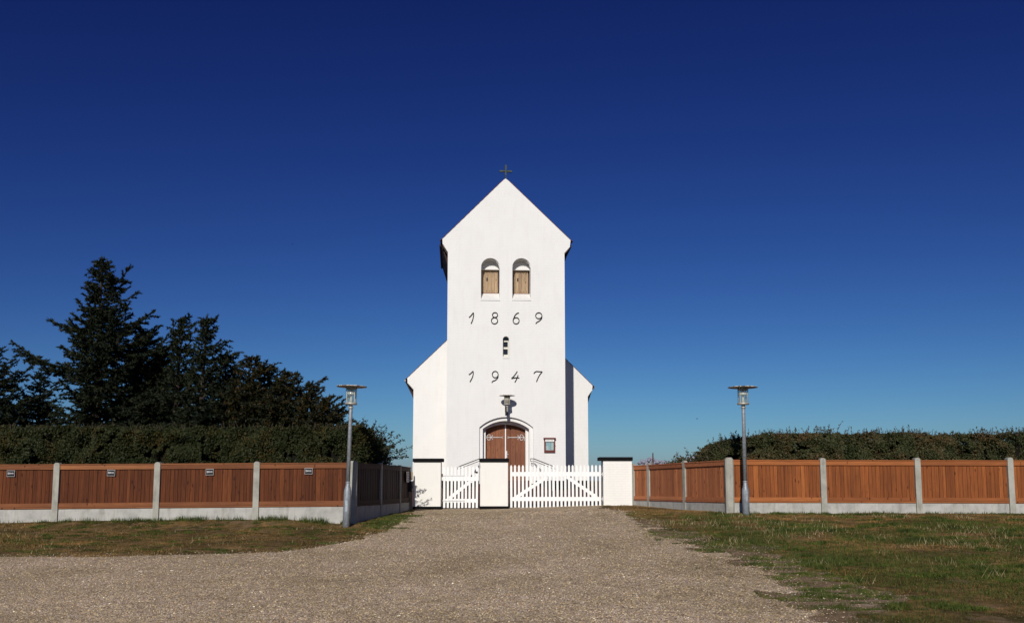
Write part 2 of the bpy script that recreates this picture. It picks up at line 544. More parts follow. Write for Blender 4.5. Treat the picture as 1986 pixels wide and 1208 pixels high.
def soil_mat():
    m, nt, b = new_mat('bare_sandy_soil', .95, .08)
    pos = geo_pos(nt)
    n1 = noise(nt, pos, 1.3, 5, .65); n2 = noise(nt, pos, 14, 4, .7); n3 = noise(nt, pos, 70, 2, .6)
    a = ramp(nt, [(.3, (.10, .075, .038)), (.45, (.20, .140, .082)), (.6, (.29, .200, .135)), (.75, (.40, .30, .22))], n1.outputs[0])
    c = ramp(nt, [(.3, (.6, .6, .58)), (.7, (1.25, 1.25, 1.25))], n2.outputs[0])
    d = ramp(nt, [(.3, (.55, .55, .55)), (.62, (1.2, 1.2, 1.2)), (.72, (2.0, 1.9, 1.8))], n3.outputs[0])
    col = mixc(nt, 1, mixc(nt, 1, a.outputs[0], c.outputs[0], 'MULTIPLY'), d.outputs[0], 'MULTIPLY')
    nt.links.new(col, b.inputs['Base Color'])
    bump(nt, b, n2.outputs[0], .8, .02, bump(nt, b, n3.outputs[0], .7, .01))
    return m
M['soil'] = soil_mat()

def gravel_mat():
    m, nt, b = new_mat('gravel', .85, .2)
    pos = geo_pos(nt)
    v = N(nt, 'ShaderNodeTexVoronoi'); v.inputs['Scale'].default_value = 60
    nt.links.new(pos, v.inputs['Vector'])
    sp = N(nt, 'ShaderNodeSeparateColor'); nt.links.new(v.outputs['Color'], sp.inputs[0])
    stones = ramp(nt, [(0, (.13, .10, .09)), (.18, (.26, .185, .13)), (.36, (.34, .27, .20)), (.5, (.26, .22, .22)), (.62, (.42, .33, .23)),
                       (.76, (.36, .28, .27)), (.9, (.48, .40, .32)), (.98, (.72, .66, .58))], sp.outputs[0], 'CONSTANT')
    gap = ramp(nt, [(.0, (1.12, 1.12, 1.12)), (.55, (.85, .85, .85)), (.9, (.35, .33, .32))], v.outputs['Distance'])
    big = noise(nt, pos, .55, 5, .6)
    br = ramp(nt, [(.3, (1.36, 1.29, .95)), (.45, (1.74, 1.68, 1.32)), (.58, (1.92, 1.85, 1.54)), (.72, (2.15, 2.08, 1.8))], big.outputs[0])
    mid = noise(nt, pos, 5, 4, .65)
    mr = ramp(nt, [(.3, (.78, .76, .72)), (.65, (1.1, 1.1, 1.1))], mid.outputs[0])
    col = mixc(nt, 1, stones.outputs[0], gap.outputs[0], 'MULTIPLY')
    col = mixc(nt, 1, col, br.outputs[0], 'MULTIPLY')
    col = mixc(nt, 1, col, mr.outputs[0], 'MULTIPLY')
    nt.links.new(col, b.inputs['Base Color'])
    inv = N(nt, 'ShaderNodeMath', operation='SUBTRACT'); inv.inputs[0].default_value = 1
    nt.links.new(v.outputs['Distance'], inv.inputs[1])
    bump(nt, b, inv.outputs[0], .8, .012)
    return m
M['gravel'] = gravel_mat()

def pebble_mat():
    m, nt, b = new_mat('loose_pebbles', .7, .3)
    pos = geo_pos(nt)
    v = N(nt, 'ShaderNodeTexVoronoi'); v.inputs['Scale'].default_value = 24
    nt.links.new(pos, v.inputs['Vector'])
    sp = N(nt, 'ShaderNodeSeparateColor'); nt.links.new(v.outputs['Color'], sp.inputs[0])
    stones = ramp(nt, [(0, (.16, .12, .11)), (.15, (.28, .20, .14)), (.33, (.38, .29, .21)), (.48, (.29, .26, .28)), (.62, (.46, .35, .24)),
                       (.76, (.38, .29, .28)), (.88, (.50, .42, .33)), (.985, (.80, .75, .68))], sp.outputs[0], 'CONSTANT')
    big = noise(nt, pos, .55, 5, .6)
    br = ramp(nt, [(.3, (1.06, 1.02, .82)), (.45, (1.26, 1.22, 1.0)), (.58, (1.38, 1.34, 1.14)), (.72, (1.52, 1.48, 1.32))], big.outputs[0])
    nt.links.new(mixc(nt, 1, stones.outputs[0], br.outputs[0], 'MULTIPLY'), b.inputs['Base Color'])
    return m
M['pebble'] = pebble_mat()

def brick_pave():
    m, nt, b = new_mat('red_brick_paving', .85, .2)
    pos = geo_pos(nt)
    br = N(nt, 'ShaderNodeTexBrick'); nt.links.new(pos, br.inputs['Vector'])
    br.inputs['Scale'].default_value = 1
    br.inputs['Brick Width'].default_value = .23; br.inputs['Row Height'].default_value = .11; br.inputs['Mortar Size'].default_value = .008
    br.inputs['Color1'].default_value = (.115, .038, .032, 1); br.inputs['Color2'].default_value = (.08, .027, .025, 1)
    br.inputs['Mortar'].default_value = (.06, .04, .03, 1)
    n = noise(nt, pos, 3, 4)
    r = ramp(nt, [(.3, (.7, .7, .7)), (.7, (1.2, 1.2, 1.2))], n.outputs[0])
    nt.links.new(mixc(nt, 1, br.outputs[0], r.outputs[0], 'MULTIPLY'), b.inputs['Base Color'])
    bump(nt, b, br.outputs['Fac'], -.4, .005)
    return m
M['paving'] = brick_pave()
M['cloud'] = simple('distant_cloud', (.27, .27, .33), .95, .03, .002, 0)  # distance haze put into the dulled base colour
M['bird'] = simple('bird_dark', (.03, .03, .03), .8, .1, 5)

# ------------------------------------------------------------------ terrain
LY = [-40, 8, 15.4, 21.7, 22.2, 28.3, 30, 41, 45, 60, 120, 300, 6000]
LZ = [-2.1, -1.68, -1.36, -1.13, -1.06, -.93, -.90, -.50, -.47, -.45, -1.5, -4.0, -8.0]
RY = [-40, 8, 15, 22.4, 23.3, 28.8, 30, 41, 45, 60, 120, 300, 6000]
RZ = [-2.0, -1.64, -1.30, -.885, -.85, -.81, -.80, -.50, -.47, -.45, -1.5, -4.0, -8.0]
def gz(x, y):
    x = np.asarray(x, float); y = np.asarray(y, float)
    s = np.clip((x + 1.5) / 5.0, 0, 1); s = s * s * (3 - 2 * s)
    z = np.interp(y, LY, LZ) * (1 - s) + np.interp(y, RY, RZ) * s
    w = np.clip((y - 5) / 3, 0, 1) * np.clip((28 - y) / 3, 0, 1)
    z = z + (vnoise(x, y, 1.7, 3) - .5) * .05 * w
    bank = .115 * np.exp(-((y - 22.3) / .9) ** 2) * np.clip((-x - 4.3) / 1.2, 0, 1) * np.clip((x + 14) / 6, .15, 1)
    z = z + bank
    return z + EZ
def G(x, y): return float(gz(x, y))

def ground_hit(px, py):
    d = ray(px, py)
    lo, hi = 3.0, 60.0
    for _ in range(50):
        mid = (lo + hi) / 2
        p = EYE + d * (mid / d.y)
        if p.z > G(p.x, p.y): lo = mid
        else: hi = mid
    p = EYE + d * (lo / d.y)
    return (p.x, p.y)

def axis(parts):
    out = []
    for a, b, st in parts:
        n = max(1, int(round((b - a) / st)))
        out += [a + (b - a) * i / n for i in range(n)]
    out.append(parts[-1][1])
    return np.array(out)

gx = axis([(-4000, -400, 900), (-400, -60, 60), (-60, -18, 3), (-18, 18, .25), (18, 60, 3), (60, 400, 60), (400, 4000, 900)])
gy = axis([(-60, 4, 4), (4, 30, .25), (30, 46, .8), (46, 60, 3), (60, 300, 30), (300, 6000, 800)])
XX, YY = np.meshgrid(gx, gy)
ZZ = gz(XX, YY)
nx, ny = len(gx), len(gy)
verts = np.stack([XX.ravel(), YY.ravel(), ZZ.ravel()], 1)
ii = (np.arange(ny - 1)[:, None] * nx + np.arange(nx - 1)[None, :]).ravel()
faces = np.stack([ii, ii + 1, ii + nx + 1, ii + nx], 1)
me = bpy.data.meshes.new('ground')
me.from_pydata(verts.tolist(), [], faces.tolist())
me.polygons.foreach_set('use_smooth', [True] * len(me.polygons))
tag(link_mesh('ground', me, M['ground']), kind='structure')

# gravel sheet, outline followed round the drive
edge_px_left = [(0, 1080), (200, 1081), (400, 1076), (540, 1072), (620, 1062), (700, 1046), (745, 1031), (772, 1014), (787, 1004), (800, 996)]
edge_px_right = [(1162, 986), (1200, 992), (1222, 1003), (1245, 1020), (1282, 1038), (1330, 1056), (1395, 1076), (1440, 1098), (1475, 1125), (1505, 1158), (1540, 1185), (1575, 1208)]
EL = [ground_hit(*p) for p in edge_px_left]
ER = [ground_hit(*p) for p in edge_px_right]
poly = [(-30, EL[0][1] + .05)] + EL + [(-3.05, 28.45), (-3.05, 29.4), (3.1, 29.4), (3.0, 28.7)] + ER + [(ER[-1][0] + 1.1, 7.0), (ER[-1][0] + 3.0, 2), (5, -6), (-30, -6)]
poly = np.array(poly)
def sdist(x, y, poly):
    x = np.asarray(x, float); y = np.asarray(y, float)
    shp = x.shape; x = x.ravel(); y = y.ravel()
    d = np.full(x.shape, 1e9); inside = np.zeros(x.shape, bool)
    n = len(poly)
    for i in range(n):
        ax, ay = poly[i]; bx, by = poly[(i + 1) % n]
        ex, ey = bx - ax, by - ay
        L = ex * ex + ey * ey + 1e-12
        t = np.clip(((x - ax) * ex + (y - ay) * ey) / L, 0, 1)
        d = np.minimum(d, np.hypot(x - ax - t * ex, y - ay - t * ey))
        c = ((ay > y) != (by > y)) & (x < ex * (y - ay) / (ey + 1e-12) + ax)
        inside ^= c
    return np.where(inside, d, -d).reshape(shp)
def gfield(x, y):
    x = np.asarray(x, float); y = np.asarray(y, float)
    d = sdist(x, y, poly)
    s = np.clip((x - 1.0) / 2.0, 0, 1)
    amp = .28 + 1.1 * s * np.clip((26 - y) / 6, .2, 1)
    nz = (vnoise(x, y, .55, 21) - .5) * .6 + (vnoise(x, y, .17, 22) - .5) * .4
    return d + nz * amp
hx = axis([(-30, -9, .5), (-9, 7, .1)])
hy = axis([(-6, 7, .6), (7, 29.4, .1)])
def march(name, hx, hy, field, zoff, mat):
    """sheet over the part of a grid where field > 0, edge cut along the zero line"""
    HX, HY = np.meshgrid(hx, hy)
    fl = field(HX, HY).ravel()
    HZ = gz(HX, HY) + zoff
    nx, ny = len(hx), len(hy)
    vs = np.stack([HX.ravel(), HY.ravel(), HZ.ravel()], 1).tolist()
    fs = []; cut = {}
    def cutv(a, b):
        k = (a, b) if a < b else (b, a)
        if k not in cut:
            t = fl[a] / (fl[a] - fl[b]); A = vs[a]; B = vs[b]
            cut[k] = len(vs)
            vs.append([A[j] + (B[j] - A[j]) * t for j in range(3)])
        return cut[k]
    for j in range(ny - 1):
        for i in range(nx - 1):
            q = (j * nx + i, j * nx + i + 1, (j + 1) * nx + i + 1, (j + 1) * nx + i)
            pos_ = [fl[k] > 0 for k in q]
            if all(pos_): fs.append(q)
            elif any(pos_):
                out = []
                for k in range(4):
                    a, b = q[k], q[(k + 1) % 4]
                    if pos_[k]: out.append(a)
                    if pos_[k] != pos_[(k + 1) % 4]: out.append(cutv(a, b))
                if len(out) >= 3: fs.append(tuple(out))
    used = sorted({i for f in fs for i in f})
    remap = {o: n for n, o in enumerate(used)}
    me = bpy.data.meshes.new(name)
    me.from_pydata([vs[i] for i in used], [], [tuple(remap[i] for i in f) for f in fs])
    me.polygons.foreach_set('use_smooth', [True] * len(me.polygons))
    return tag(link_mesh(name, me, mat), kind='structure')
march('gravel_drive', hx, hy, gfield, .014, M['gravel'])
DP = [ground_hit(*p) for p in ((1262, 1012), (1330, 1030), (1420, 1052), (1490, 1062), (1560, 1078), (1600, 1098), (1640, 1125), (1722, 1150), (1712, 1180), (1670, 1208))]
DP = np.array(DP + [(DP[-1][0] - .1, 7.5), (1.0, 7.5)] + [(1.2, 12), (1.2, 20)])
def dfield(x, y):
    x = np.asarray(x, float); y = np.asarray(y, float)
    return sdist(x, y, DP) + (vnoise(x, y, .6, 33) - .5) * 1.3 + (vnoise(x, y, .2, 34) - .5) * 1.0 - .05
march('bare_soil', axis([(.6, 7.5, .12)]), axis([(7.5, 25, .12)]), dfield, .006, M['soil'])

# brick paving of the churchyard behind the gate
px_ = axis([(-7, 7, 1.0)]); py_ = axis([(29.4, 44, .6)])
A_, B_ = np.meshgrid(px_, py_)
C_ = gz(A_, B_) + .012
nx = len(px_); ny = len(py_)
me = bpy.data.meshes.new('brick_paving')
me.from_pydata(np.stack([A_.ravel(), B_.ravel(), C_.ravel()], 1).tolist(), [],
               [(j * nx + i, j * nx + i + 1, (j + 1) * nx + i + 1, (j + 1) * nx + i) for j in range(ny - 1) for i in range(nx - 1)])
tag(link_mesh('brick_paving', me, M['paving']), kind='structure')

# ------------------------------------------------------------------ church
TH = R(3.6)
O0 = P(981.7, 950, 42.6)
CHZ = O0.z
CO = Vector((O0.x, O0.y, CHZ))
EX = Vector((math.cos(TH), math.sin(TH), 0))
EY = Vector((-math.sin(TH), math.cos(TH), 0))
def LP(px, py, ly=0.0):
    """church-local (x, z) of a measured point on the plane at local depth ly"""
    d = ray(px, py)
    o = CO + EY * ly
    t = (o - EYE).dot(EY) / d.dot(EY)
    p = EYE + d * t - o
    return (p.dot(EX), p.z)

church = empty('church', CO, TH, 'white plastered village church with a gabled square tower, red tiled roofs and double arched door', 'church')

def arch(cx, hw, zs, rise, n=14):
    """points over the arch from right spring to left spring"""
    if rise >= hw - 1e-6:
        return [(cx + hw * math.cos(math.pi * k / n), zs + rise * math.sin(math.pi * k / n)) for k in range(n + 1)]
    rad = (hw * hw + rise * rise) / (2 * rise)
    a = math.asin(hw / rad)
    return [(cx + rad * math.sin(a - 2 * a * k / n), zs + rise - rad + rad * math.cos(a - 2 * a * k / n)) for k in range(n + 1)]
def arch_hole(x0, x1, zb, zs, ztop, n=14):
    return [(x0, zb), (x1, zb)] + arch((x0 + x1) / 2, (x1 - x0) / 2, zs, ztop - zs, n)

def steps_between(a, b, n):
    """zig-zag brick corbels from a up/out to b"""
    out = [a]
    for i in range(n):
        t0 = i / n; t1 = (i + 1) / n
        x1 = a[0] + (b[0] - a[0]) * t1
        out.append((x1, a[1] + (b[1] - a[1]) * t0))
        out.append((x1, a[1] + (b[1] - a[1]) * t1))
    return out

TL = LP(867, 700)[0]; TR = LP(1096, 700)[0]
cl0 = (TL, LP(868, 487.5)[1]); cl1 = LP(858.4, 471)
cr0 = (TR, LP(1094.8, 490)[1]); cr1 = LP(1105.4, 477.5)
eaveL = LP(858, 463.5); eaveR = LP(1106.6, 466)
apexL = LP(975.5, 350.2); apexM = LP(980.6, 346.6); apexR = LP(986, 350.5)
outline = ([(TL, -.3)][:1] + [(TR, -.3)] + steps_between(cr0, cr1, 6) + [eaveR, apexR, apexM, apexL, eaveL] + list(reversed(steps_between(cl0, cl1, 6))))
# openings
bel = []
for (x0, x1) in ((932.9, 969.0), (993.7, 1029.2)):
    a = LP(x0, 581.5); b = LP(x1, 581.5)
    zs = LP(x0, 517.9)[1]; zt = LP((x0 + x1) / 2, 499.6)[1]
    bel.append((a[0], b[0], a[1], zs, zs + (b[0] - a[0]) / 2))
sl0 = LP(975.2, 693.5); sl1 = LP(987.2, 693.5)
slit = (sl0[0], sl1[0], sl0[1], LP(980, 658)[1], LP(980, 652)[1])
d1 = (LP(929.6, 880)[0], LP(1034.2, 880)[0], -.3, LP(980, 828.5)[1], LP(980, 808.3)[1])
d2 = (LP(936.4, 880)[0], LP(1026.8, 880)[0], -.3, LP(980, 831)[1], LP(980, 815.5)[1])
L1 = .14
def holes(dd):
    hs = [arch_hole(*b) for b in bel] + [arch_hole(*slit)]
    x0, x1, zb, zs, zt = dd
    return hs, [(x0, zb)] + list(reversed(arch((x0 + x1) / 2, (x1 - x0) / 2, zs, zt - zs))) + [(x1, zb)]
def notch_outline(outl, dd):
    """outline whose foot is cut by the door opening"""
    _, nt = holes(dd)
    o = [(TL, -.3)] + nt + [(TR, -.3)] + outl[2:]
    return o
w = MB()
hs, _ = holes(d1)
w.prism(notch_outline(outline, d1), hs, 0, L1)
w.prism(notch_outline(outline, d2), hs, L1, .50)
# innermost order of the doorway
yB = .80
dB = (LP(941.6, 880, .5)[0], LP(1019.3, 880, .5)[0], -.3, LP(980, 832.5, .5)[1], LP(980, 822.4, .5)[1])
w.prism(notch_outline(outline, dB), hs, .50, yB)
tower_d = 5.55
w.box(TL, TL + .45, yB, tower_d, -.3, cl1[1])
w.box(TR - .45, TR, yB, tower_d, -.3, cr1[1])
w.prism(outline, [], tower_d - .4, tower_d + .0)
w.build('tower_wall', M['plaster'], church)

# belfry: lunette wall, sloping sill, boarded shutter
for (x0, x1, zb, zs, zt) in bel:
    ztop_sh = LP(950, 522.5, .45)[1]; zsh0 = LP(950, 568.8, .6)[1]
    r_ = MB()
    r_.box(x0 - .05, x1 + .05, .50, .64, ztop_sh, zt + .1)
    r_.build('lunette_wall', M['plaster'], church)
    s_ = MB()
    y0, y1 = -.03, .66
    zf = zb + .02
    s_.add([(x0 - .02, y0, zb - .03), (x1 + .02, y0, zb - .03), (x1 + .02, y0, zf), (x0 - .02, y0, zf),
            (x0, y1, zb - .03), (x1, y1, zb - .03), (x1, y1, zsh0), (x0, y1, zsh0)],
           [(0, 1, 2, 3), (3, 2, 6, 7), (1, 5, 6, 2), (4, 0, 3, 7), (5, 4, 7, 6), (0, 4, 5, 1)])
    s_.build('window_sill', M['plaster'], church)
    sh = MB()
    sh.box(x0 - .02, x1 + .02, .72, .76, zsh0 - .1, ztop_sh + .05)
    so = sh.build('belfry_shutter', M['dark_wood'], church)
    nb = 5
    bw = (x1 - x0 - .10) / nb
    for k in range(nb):
        b_ = MB(); a0 = x0 + .04 + bw * k
        b_.box(a0 + .004, a0 + bw - .004, .68 + (.006 if k % 2 else 0), .72, zsh0 + .01, ztop_sh + .02)
        b_.build('board', M['shutter'], so)
    f_ = MB()
    xc = x0 + .04 + bw * 1.7
    f_.box(xc - .03, xc + .03, .672, .684, zsh0 + .62, zsh0 + .78)
    for k in range(nb):
        for zz in (zsh0 + .12, ztop_sh - .12):
            xx = x0 + .04 + bw * (k + .5)
            f_.box(xx - .014, xx + .014, .668, .682, zz - .014, zz + .014)
    f_.build('iron_studs', M['iron'], so)['kind'] = 'stuff'
    l_ = MB(); l_.box(x0 + .03, x1 - .06, .655, .679, zsh0, zsh0 + .028)
    l_.build('bottom_rail', M['case'], so)
    # moulded rim round the arch
    e_ = MB(); pts = []
    for t in arch((x0 + x1) / 2, (x1 - x0) / 2 - .012, zs, (x1 - x0) / 2 - .012, 16): pts.append((t[0], .09, t[1]))
    e_.tube(pts, .018, 6); e_.build('arch_moulding', M['plaster'], church)

# slit window
x0, x1, zb, zs, zt = slit
wf = MB()
fx0, fx1 = x0 - .01, x1 + .01
zt2 = LP(980, 661, .3)[1]; zm1 = LP(980, 673.5, .3)[1]; zm0 = LP(980, 677.5, .3)[1]; zb2 = LP(980, 688, .3)[1]
fw = .055
wf.box(fx0, fx0 + fw, .24, .30, zb, zt2); wf.box(fx1 - fw, fx1, .24, .30, zb, zt2)
wf.box(fx0 + fw, fx1 - fw, .24, .30, zt2 - .06, zt2); wf.box(fx0 + fw, fx1 - fw, .24, .30, zm0, zm1)
wf.box(fx0 + fw, fx1 - fw, .24, .30, zb2 - .12, zb2)
fo = wf.build('slit_window', M['reflector'], church)
wp = MB(); wp.box(fx0, fx1, .31, .33, zb, zt + .05); wp.build('window_pane', M['pane'], fo)
ws_ = MB(); ws_.box(x0 - .01, x1 + .01, -.025, .23, zb - .035, zb + .05); ws_.build('window_sill', M['plaster'], church)

# door
dz0 = .45
x0, x1 = dB[0], dB[1]
xm = LP(980.8, 850, .8)[0]
zs, zt = dB[3], dB[4]
cxd = (x0 + x1) / 2
def arc_z(x):
    hw = (x1 - x0) / 2; rise = zt - zs
    rad = (hw * hw + rise * rise) / (2 * rise)
    return zs + rise - rad + math.sqrt(max(rad * rad - (x - cxd) ** 2, 0)) + .05
fr = MB(); fr.box(x0 - .05, x1 + .05, .90, .94, -.1, zt + .1); fr.build('door_backing', M['dark_wood'], church)
for side in (0, 1):
    a, b = (x0, xm - .012) if side == 0 else (xm + .012, x1)
    leaf = MB()
    leaf.box(a - .02, b + .02, .836, .86, dz0, zs)
    lo = leaf.build('door_leaf', M['door'], church)
    ws2 = [.26, .26, .26, .22] if side == 0 else [.24, .27, .27, .22]
    tot = sum(ws2); xx = a
    for wv in ws2[:]:
        wd = wv / tot * (b - a)
        pl = MB()
        xa, xb = xx + .008, xx + wd - .008
        pl.prism([(xa, dz0), (xb, dz0), (xb, arc_z(xb)), ((xa + xb) / 2, arc_z((xa + xb) / 2)), (xa, arc_z(xa))], [], .80, .834)
        pl.build('plank', M['door'], lo)
        xx += wd
    # strap hinge with two curled loops
    zc = LP(980, 847.9, .8)[1]
    hx0 = x0 + .015 if side == 0 else x1 - .015
    sg = 1 if side == 0 else -1
    h = MB()
    yh = .786
    def hp(u, v): return (hx0 + sg * u, yh, zc + v)
    h.tube([hp(0, 0), hp(.28, 0), hp(.5, 0), hp(.76, 0)], [.018, .016, .020, .014], 6)
    for s2 in (1, -1):
        loop = [(.05, .0), (.075, .075), (.14, .13), (.21, .12), (.215, .06), (.27, .0)]
        h.tube([hp(u, s2 * v) for u, v in catmull(loop, 4)], .014, 6)
        h.tube([hp(u, s2 * v) for u, v in catmull([(.24, .0), (.30, .05), (.34, .08), (.31, .11)], 4)], .012, 6)
        h.tube([hp(u, s2 * v) for u, v in catmull([(.76, 0), (.80, .035), (.84, .03)], 4)], .010, 6)
    h.tube([hp(0, -.02), hp(.0, -.12), hp(.04, -.16)], .012, 6)
    h.build('strap_hinge', M['white_iron'], lo)
    if side == 1:
        st = MB(); st.box(xm - .035, xm + .012, .775, .80, dz0, arc_z(xm) - .02)
        st.build('astragal', M['white_paint'], lo)
        hd = MB()
        hz = LP(985, 874, .8)[1]; hz0 = LP(985, 887.5, .8)[1]
        hd.box(xm + .016, xm + .07, .782, .80, hz0, hz)
        hd.tube([(xm + .045, .785, hz - .17), (xm + .045, .725, hz - .17), (xm + .13, .72, hz - .17)], .013, 6)
        hd.build('door_handle', M['white_iron'], lo)

# plinth and entrance steps
PZ = .44
NL = LP(800.9, 850, tower_d)[0]; NR = LP(1140.8, 850, tower_d)[0]
for bx_ in ((TL - .03, d1[0] - .02, -.03, -.002), (d1[1] + .02, TR + .03, -.03, -.002), (TL - .03, TL - .002, -.001, 5.5), (TR + .002, TR + .03, -.001, 5.5),
            (NL - .03, TL - .031, tower_d - .03, tower_d - .002), (TR + .031, NR + .03, tower_d - .03, tower_d - .002)):
    pl = MB(); pl.box(*bx_, -.3, PZ); pl.build('plinth', M['tar'], church)
for k in range(3):
    s_ = MB()
    wd = .75 + .34 * (2 - k)
    s_.box(cxd - wd - .35, cxd + wd + .35, -1.25 + .34 * k, -.032 if k < 2 else .79, -.1 + .15 * k if k else -.3, .15 * (k + 1), bev=.01)
    s_.build('entrance_step', M['paving'], church)

# nave
cl0 = (NL, LP(801, 754, tower_d)[1]); cl1 = LP(790.4, 741, tower_d)
cr0 = (NR, LP(1140, 767.5, tower_d)[1]); cr1 = LP(1148.6, 755, tower_d)
neL = LP(789.9, 733, tower_d); neR = LP(1149.2, 747.4, tower_d)
# slopes measured beside the tower
sL = LP(866, 661, tower_d); sR = LP(1110, 709, tower_d)
kL = (sL[1] - neL[1]) / (sL[0] - neL[0]); kR = (sR[1] - neR[1]) / (sR[0] - neR[0])
ax_ = (neR[1] - neL[1] + kL * neL[0] - kR * neR[0]) / (kL - kR); az_ = neL[1] + kL * (ax_ - neL[0])
nave_out = [(NL, -.3), (NR, -.3)] + steps_between(cr0, cr1, 6) + [neR, (ax_, az_), neL] + list(reversed(steps_between(cl0, cl1, 6)))
nv = MB()
nave_len = 17.0
nv.prism(nave_out, [], tower_d + .003, tower_d + .45)
nv.prism(nave_out, [], tower_d + nave_len - .4, tower_d + nave_len)
nv.box(NL, NL + .45, tower_d + .45, tower_d + nave_len - .4, -.3, cl1[1])
nv.box(NR - .45, NR, tower_d + .45, tower_d + nave_len - .4, -.3, cr1[1])
nv.build('nave_wall', M['plaster'], church)

# nave side windows (seen only from the side)
def roof_slope(parent_roof, ridge, eave, y0, y1, name='roof_slope', gauge=.34, over=.10):
    rx, rz = ridge; ex, ez = eave
    d = Vector((ex - rx, 0, ez - rz)); Ls = d.length + over; d.normalize()
    nrm = Vector((-d.z, 0, d.x));
    if nrm.z < 0: nrm = -nrm
    nc = int(math.ceil(Ls / gauge))
    g = Ls / nc
    ys = np.arange(y0 + .12, y1 + .01, .055); 
    V = []; Fc = []
    rows = []
    for c in range(nc):
        rows.append((c * g + .001, .006)); rows.append(((c + 1) * g - .001, .026))
    ph = (ys - y0) % .22 / .22
    wave = .024 * np.sin(math.pi * ph) ** 1.0
    for s_, h in rows:
        for yy, wv in zip(ys, wave):
            p = Vector((rx, 0, rz)) + d * s_ + nrm * (h + wv)
            V.append((p.x, yy, p.z))
    m = len(ys)
    for r in range(len(rows) - 1):
        for k in range(m - 1):
            Fc.append((r * m + k, r * m + k + 1, (r + 1) * m + k + 1, (r + 1) * m + k))
    mb = MB(); mb.add(V, Fc)
    # under slab
    a = Vector((rx, 0, rz)); b = a + d * Ls
    q = [a + nrm * .002, b + nrm * .002, b + nrm * .007, a + nrm * .007]
    mb.add([(p.x, y0 + .02, p.z) for p in q] + [(p.x, y1, p.z) for p in q], [(0, 1, 2, 3), (7, 6, 5, 4), (0, 4, 5, 1), (1, 5, 6, 2), (2, 6, 7, 3)])
    ro = mb.build(name, M['tile'], church)
    # verge tiles, one by one along the gable edge
    vt = None
    for c in range(nc):
        t0 = c * g; t1 = (c + 1) * g + .03
        p0 = a + d * t0 + nrm * .003; p1 = a + d * t1 + nrm * .022
        e = .012
        q = [p0, p1, p1 + nrm * e, p0 + nrm * e]
        v = MB()
        ya, yb = y0 - .025, y0 + .16
        v.add([(p.x, ya, p.z) for p in q] + [(p.x, yb, p.z) for p in q], [(0, 1, 2, 3), (7, 6, 5, 4), (0, 4, 5, 1), (1, 5, 6, 2), (2, 6, 7, 3), (3, 7, 4, 0)])
        v.build('verge_tile', M['tile'], ro)
    return b
rid = ((apexL[0] + apexR[0]) / 2, (apexM[1] - .01))
def ext(p, q, t):  # point on line p->q
    return (p[0] + (q[0] - p[0]) * t, p[1] + (q[1] - p[1]) * t)
# roof planes lie a little above the masonry edge
tb1 = roof_slope(church, apexL, eaveL, 0, tower_d + .05)
tb2 = roof_slope(church, apexR, eaveR, 0, tower_d + .05)
nb1 = roof_slope(church, (ax_, az_), neL, tower_d + .003, tower_d + nave_len + .1)
nb2 = roof_slope(church, (ax_, az_), neR, tower_d + .003, tower_d + nave_len + .1)
rt = MB()
rt.tube([(apexM[0], .22, apexM[1] - .06), (apexM[0], tower_d + .05, apexM[1] - .06)], .12, 10)
rt.build('ridge_tile', M['tile'], church)
rt = MB(); rt.tube([(ax_, tower_d + .03, az_ + .03), (ax_, tower_d + nave_len, az_ + .03)], .13, 10)
rt.build('ridge_tile', M['tile'], church)

# eaves: dark soffit board and gutter on each long side
def eave(wx, corb, tip, y0, y1, sg, gut):
    mb = MB()
    zt_ = tip.z
    pts = [(wx, corb[1] - .02), (tip.x - sg * .02, zt_ - .02), (tip.x - sg * .02, zt_ + .05), (wx, zt_ + .05)]
    z_in = corb[1] - .55
    q = [(wx + sg * .002, z_in), (tip.x - sg * .02, zt_ - .10), (tip.x - sg * .02, zt_ + .01), (wx + sg * .002, zt_ + .12)]
    mb.add([(x, y0, z) for x, z in q] + [(x, y1, z) for x, z in q], [(0, 1, 2, 3), (7, 6, 5, 4), (0, 4, 5, 1), (1, 5, 6, 2), (2, 6, 7, 3), (3, 7, 4, 0)])
    mb.build('eave_soffit', M['dark_wood'], church)
    g_ = MB(); g_.tube([(tip.x + sg * .03, y0 - (.25 if gut else -.1), zt_ - .03), (tip.x + sg * .03, y1, zt_ - .03)], .055, 8)
    g_.build('gutter', M['zinc'] if gut else M['dark_wood'], church)
eave(TL, (TL, LP(868, 487.5)[1]), tb1, .70, tower_d, -1, False)
eave(TR, (TR, LP(1094.8, 490)[1]), tb2, .70, tower_d, 1, False)
eave(NL, cl0, nb1, tower_d + .45, tower_d + nave_len, -1, True)
eave(NR, cr0, nb2, tower_d + .45, tower_d + nave_len, 1, True)

# iron anchor marks and numerals
S5 = 5.755
def digit(strokes, label):
    mb = MB()
    for st in strokes:
        if st[0] == 'e':
            _, cx, cy, rx, ry = st
            pts = [(cx + rx * math.cos(t), cy + ry * math.sin(t)) for t in [2 * math.pi * k / 24 for k in range(25)]]
        else: pts = catmull(st, 4)
        loc = []
        for (qx, qy) in pts:
            lx, lz = LP(880 + qx / S5, 590 + qy / S5)
            loc.append((lx, -.035, lz))
        mb.tube(loc, .021, 6)
    o = mb.build('numeral', M['iron'], church)
    o['label'] = label
    return o
digit([[(170, 147), (190, 130), (219, 93)], [(219, 93), (221, 125), (210, 175), (193, 216)]], 'black iron numeral 1 of the upper row')
digit([('e', 460, 120, 29, 27), ('e', 454, 184, 35, 35)], 'black iron numeral 8')
digit([[(727, 97), (706, 102), (683, 125), (667, 160), (662, 185)], ('e', 695, 184, 34, 35)], 'black iron numeral 6')
digit([('e', 948, 128, 35, 33), [(984, 126), (979, 160), (955, 185), (925, 203), (915, 218)]], 'black iron numeral 9 of the upper row')
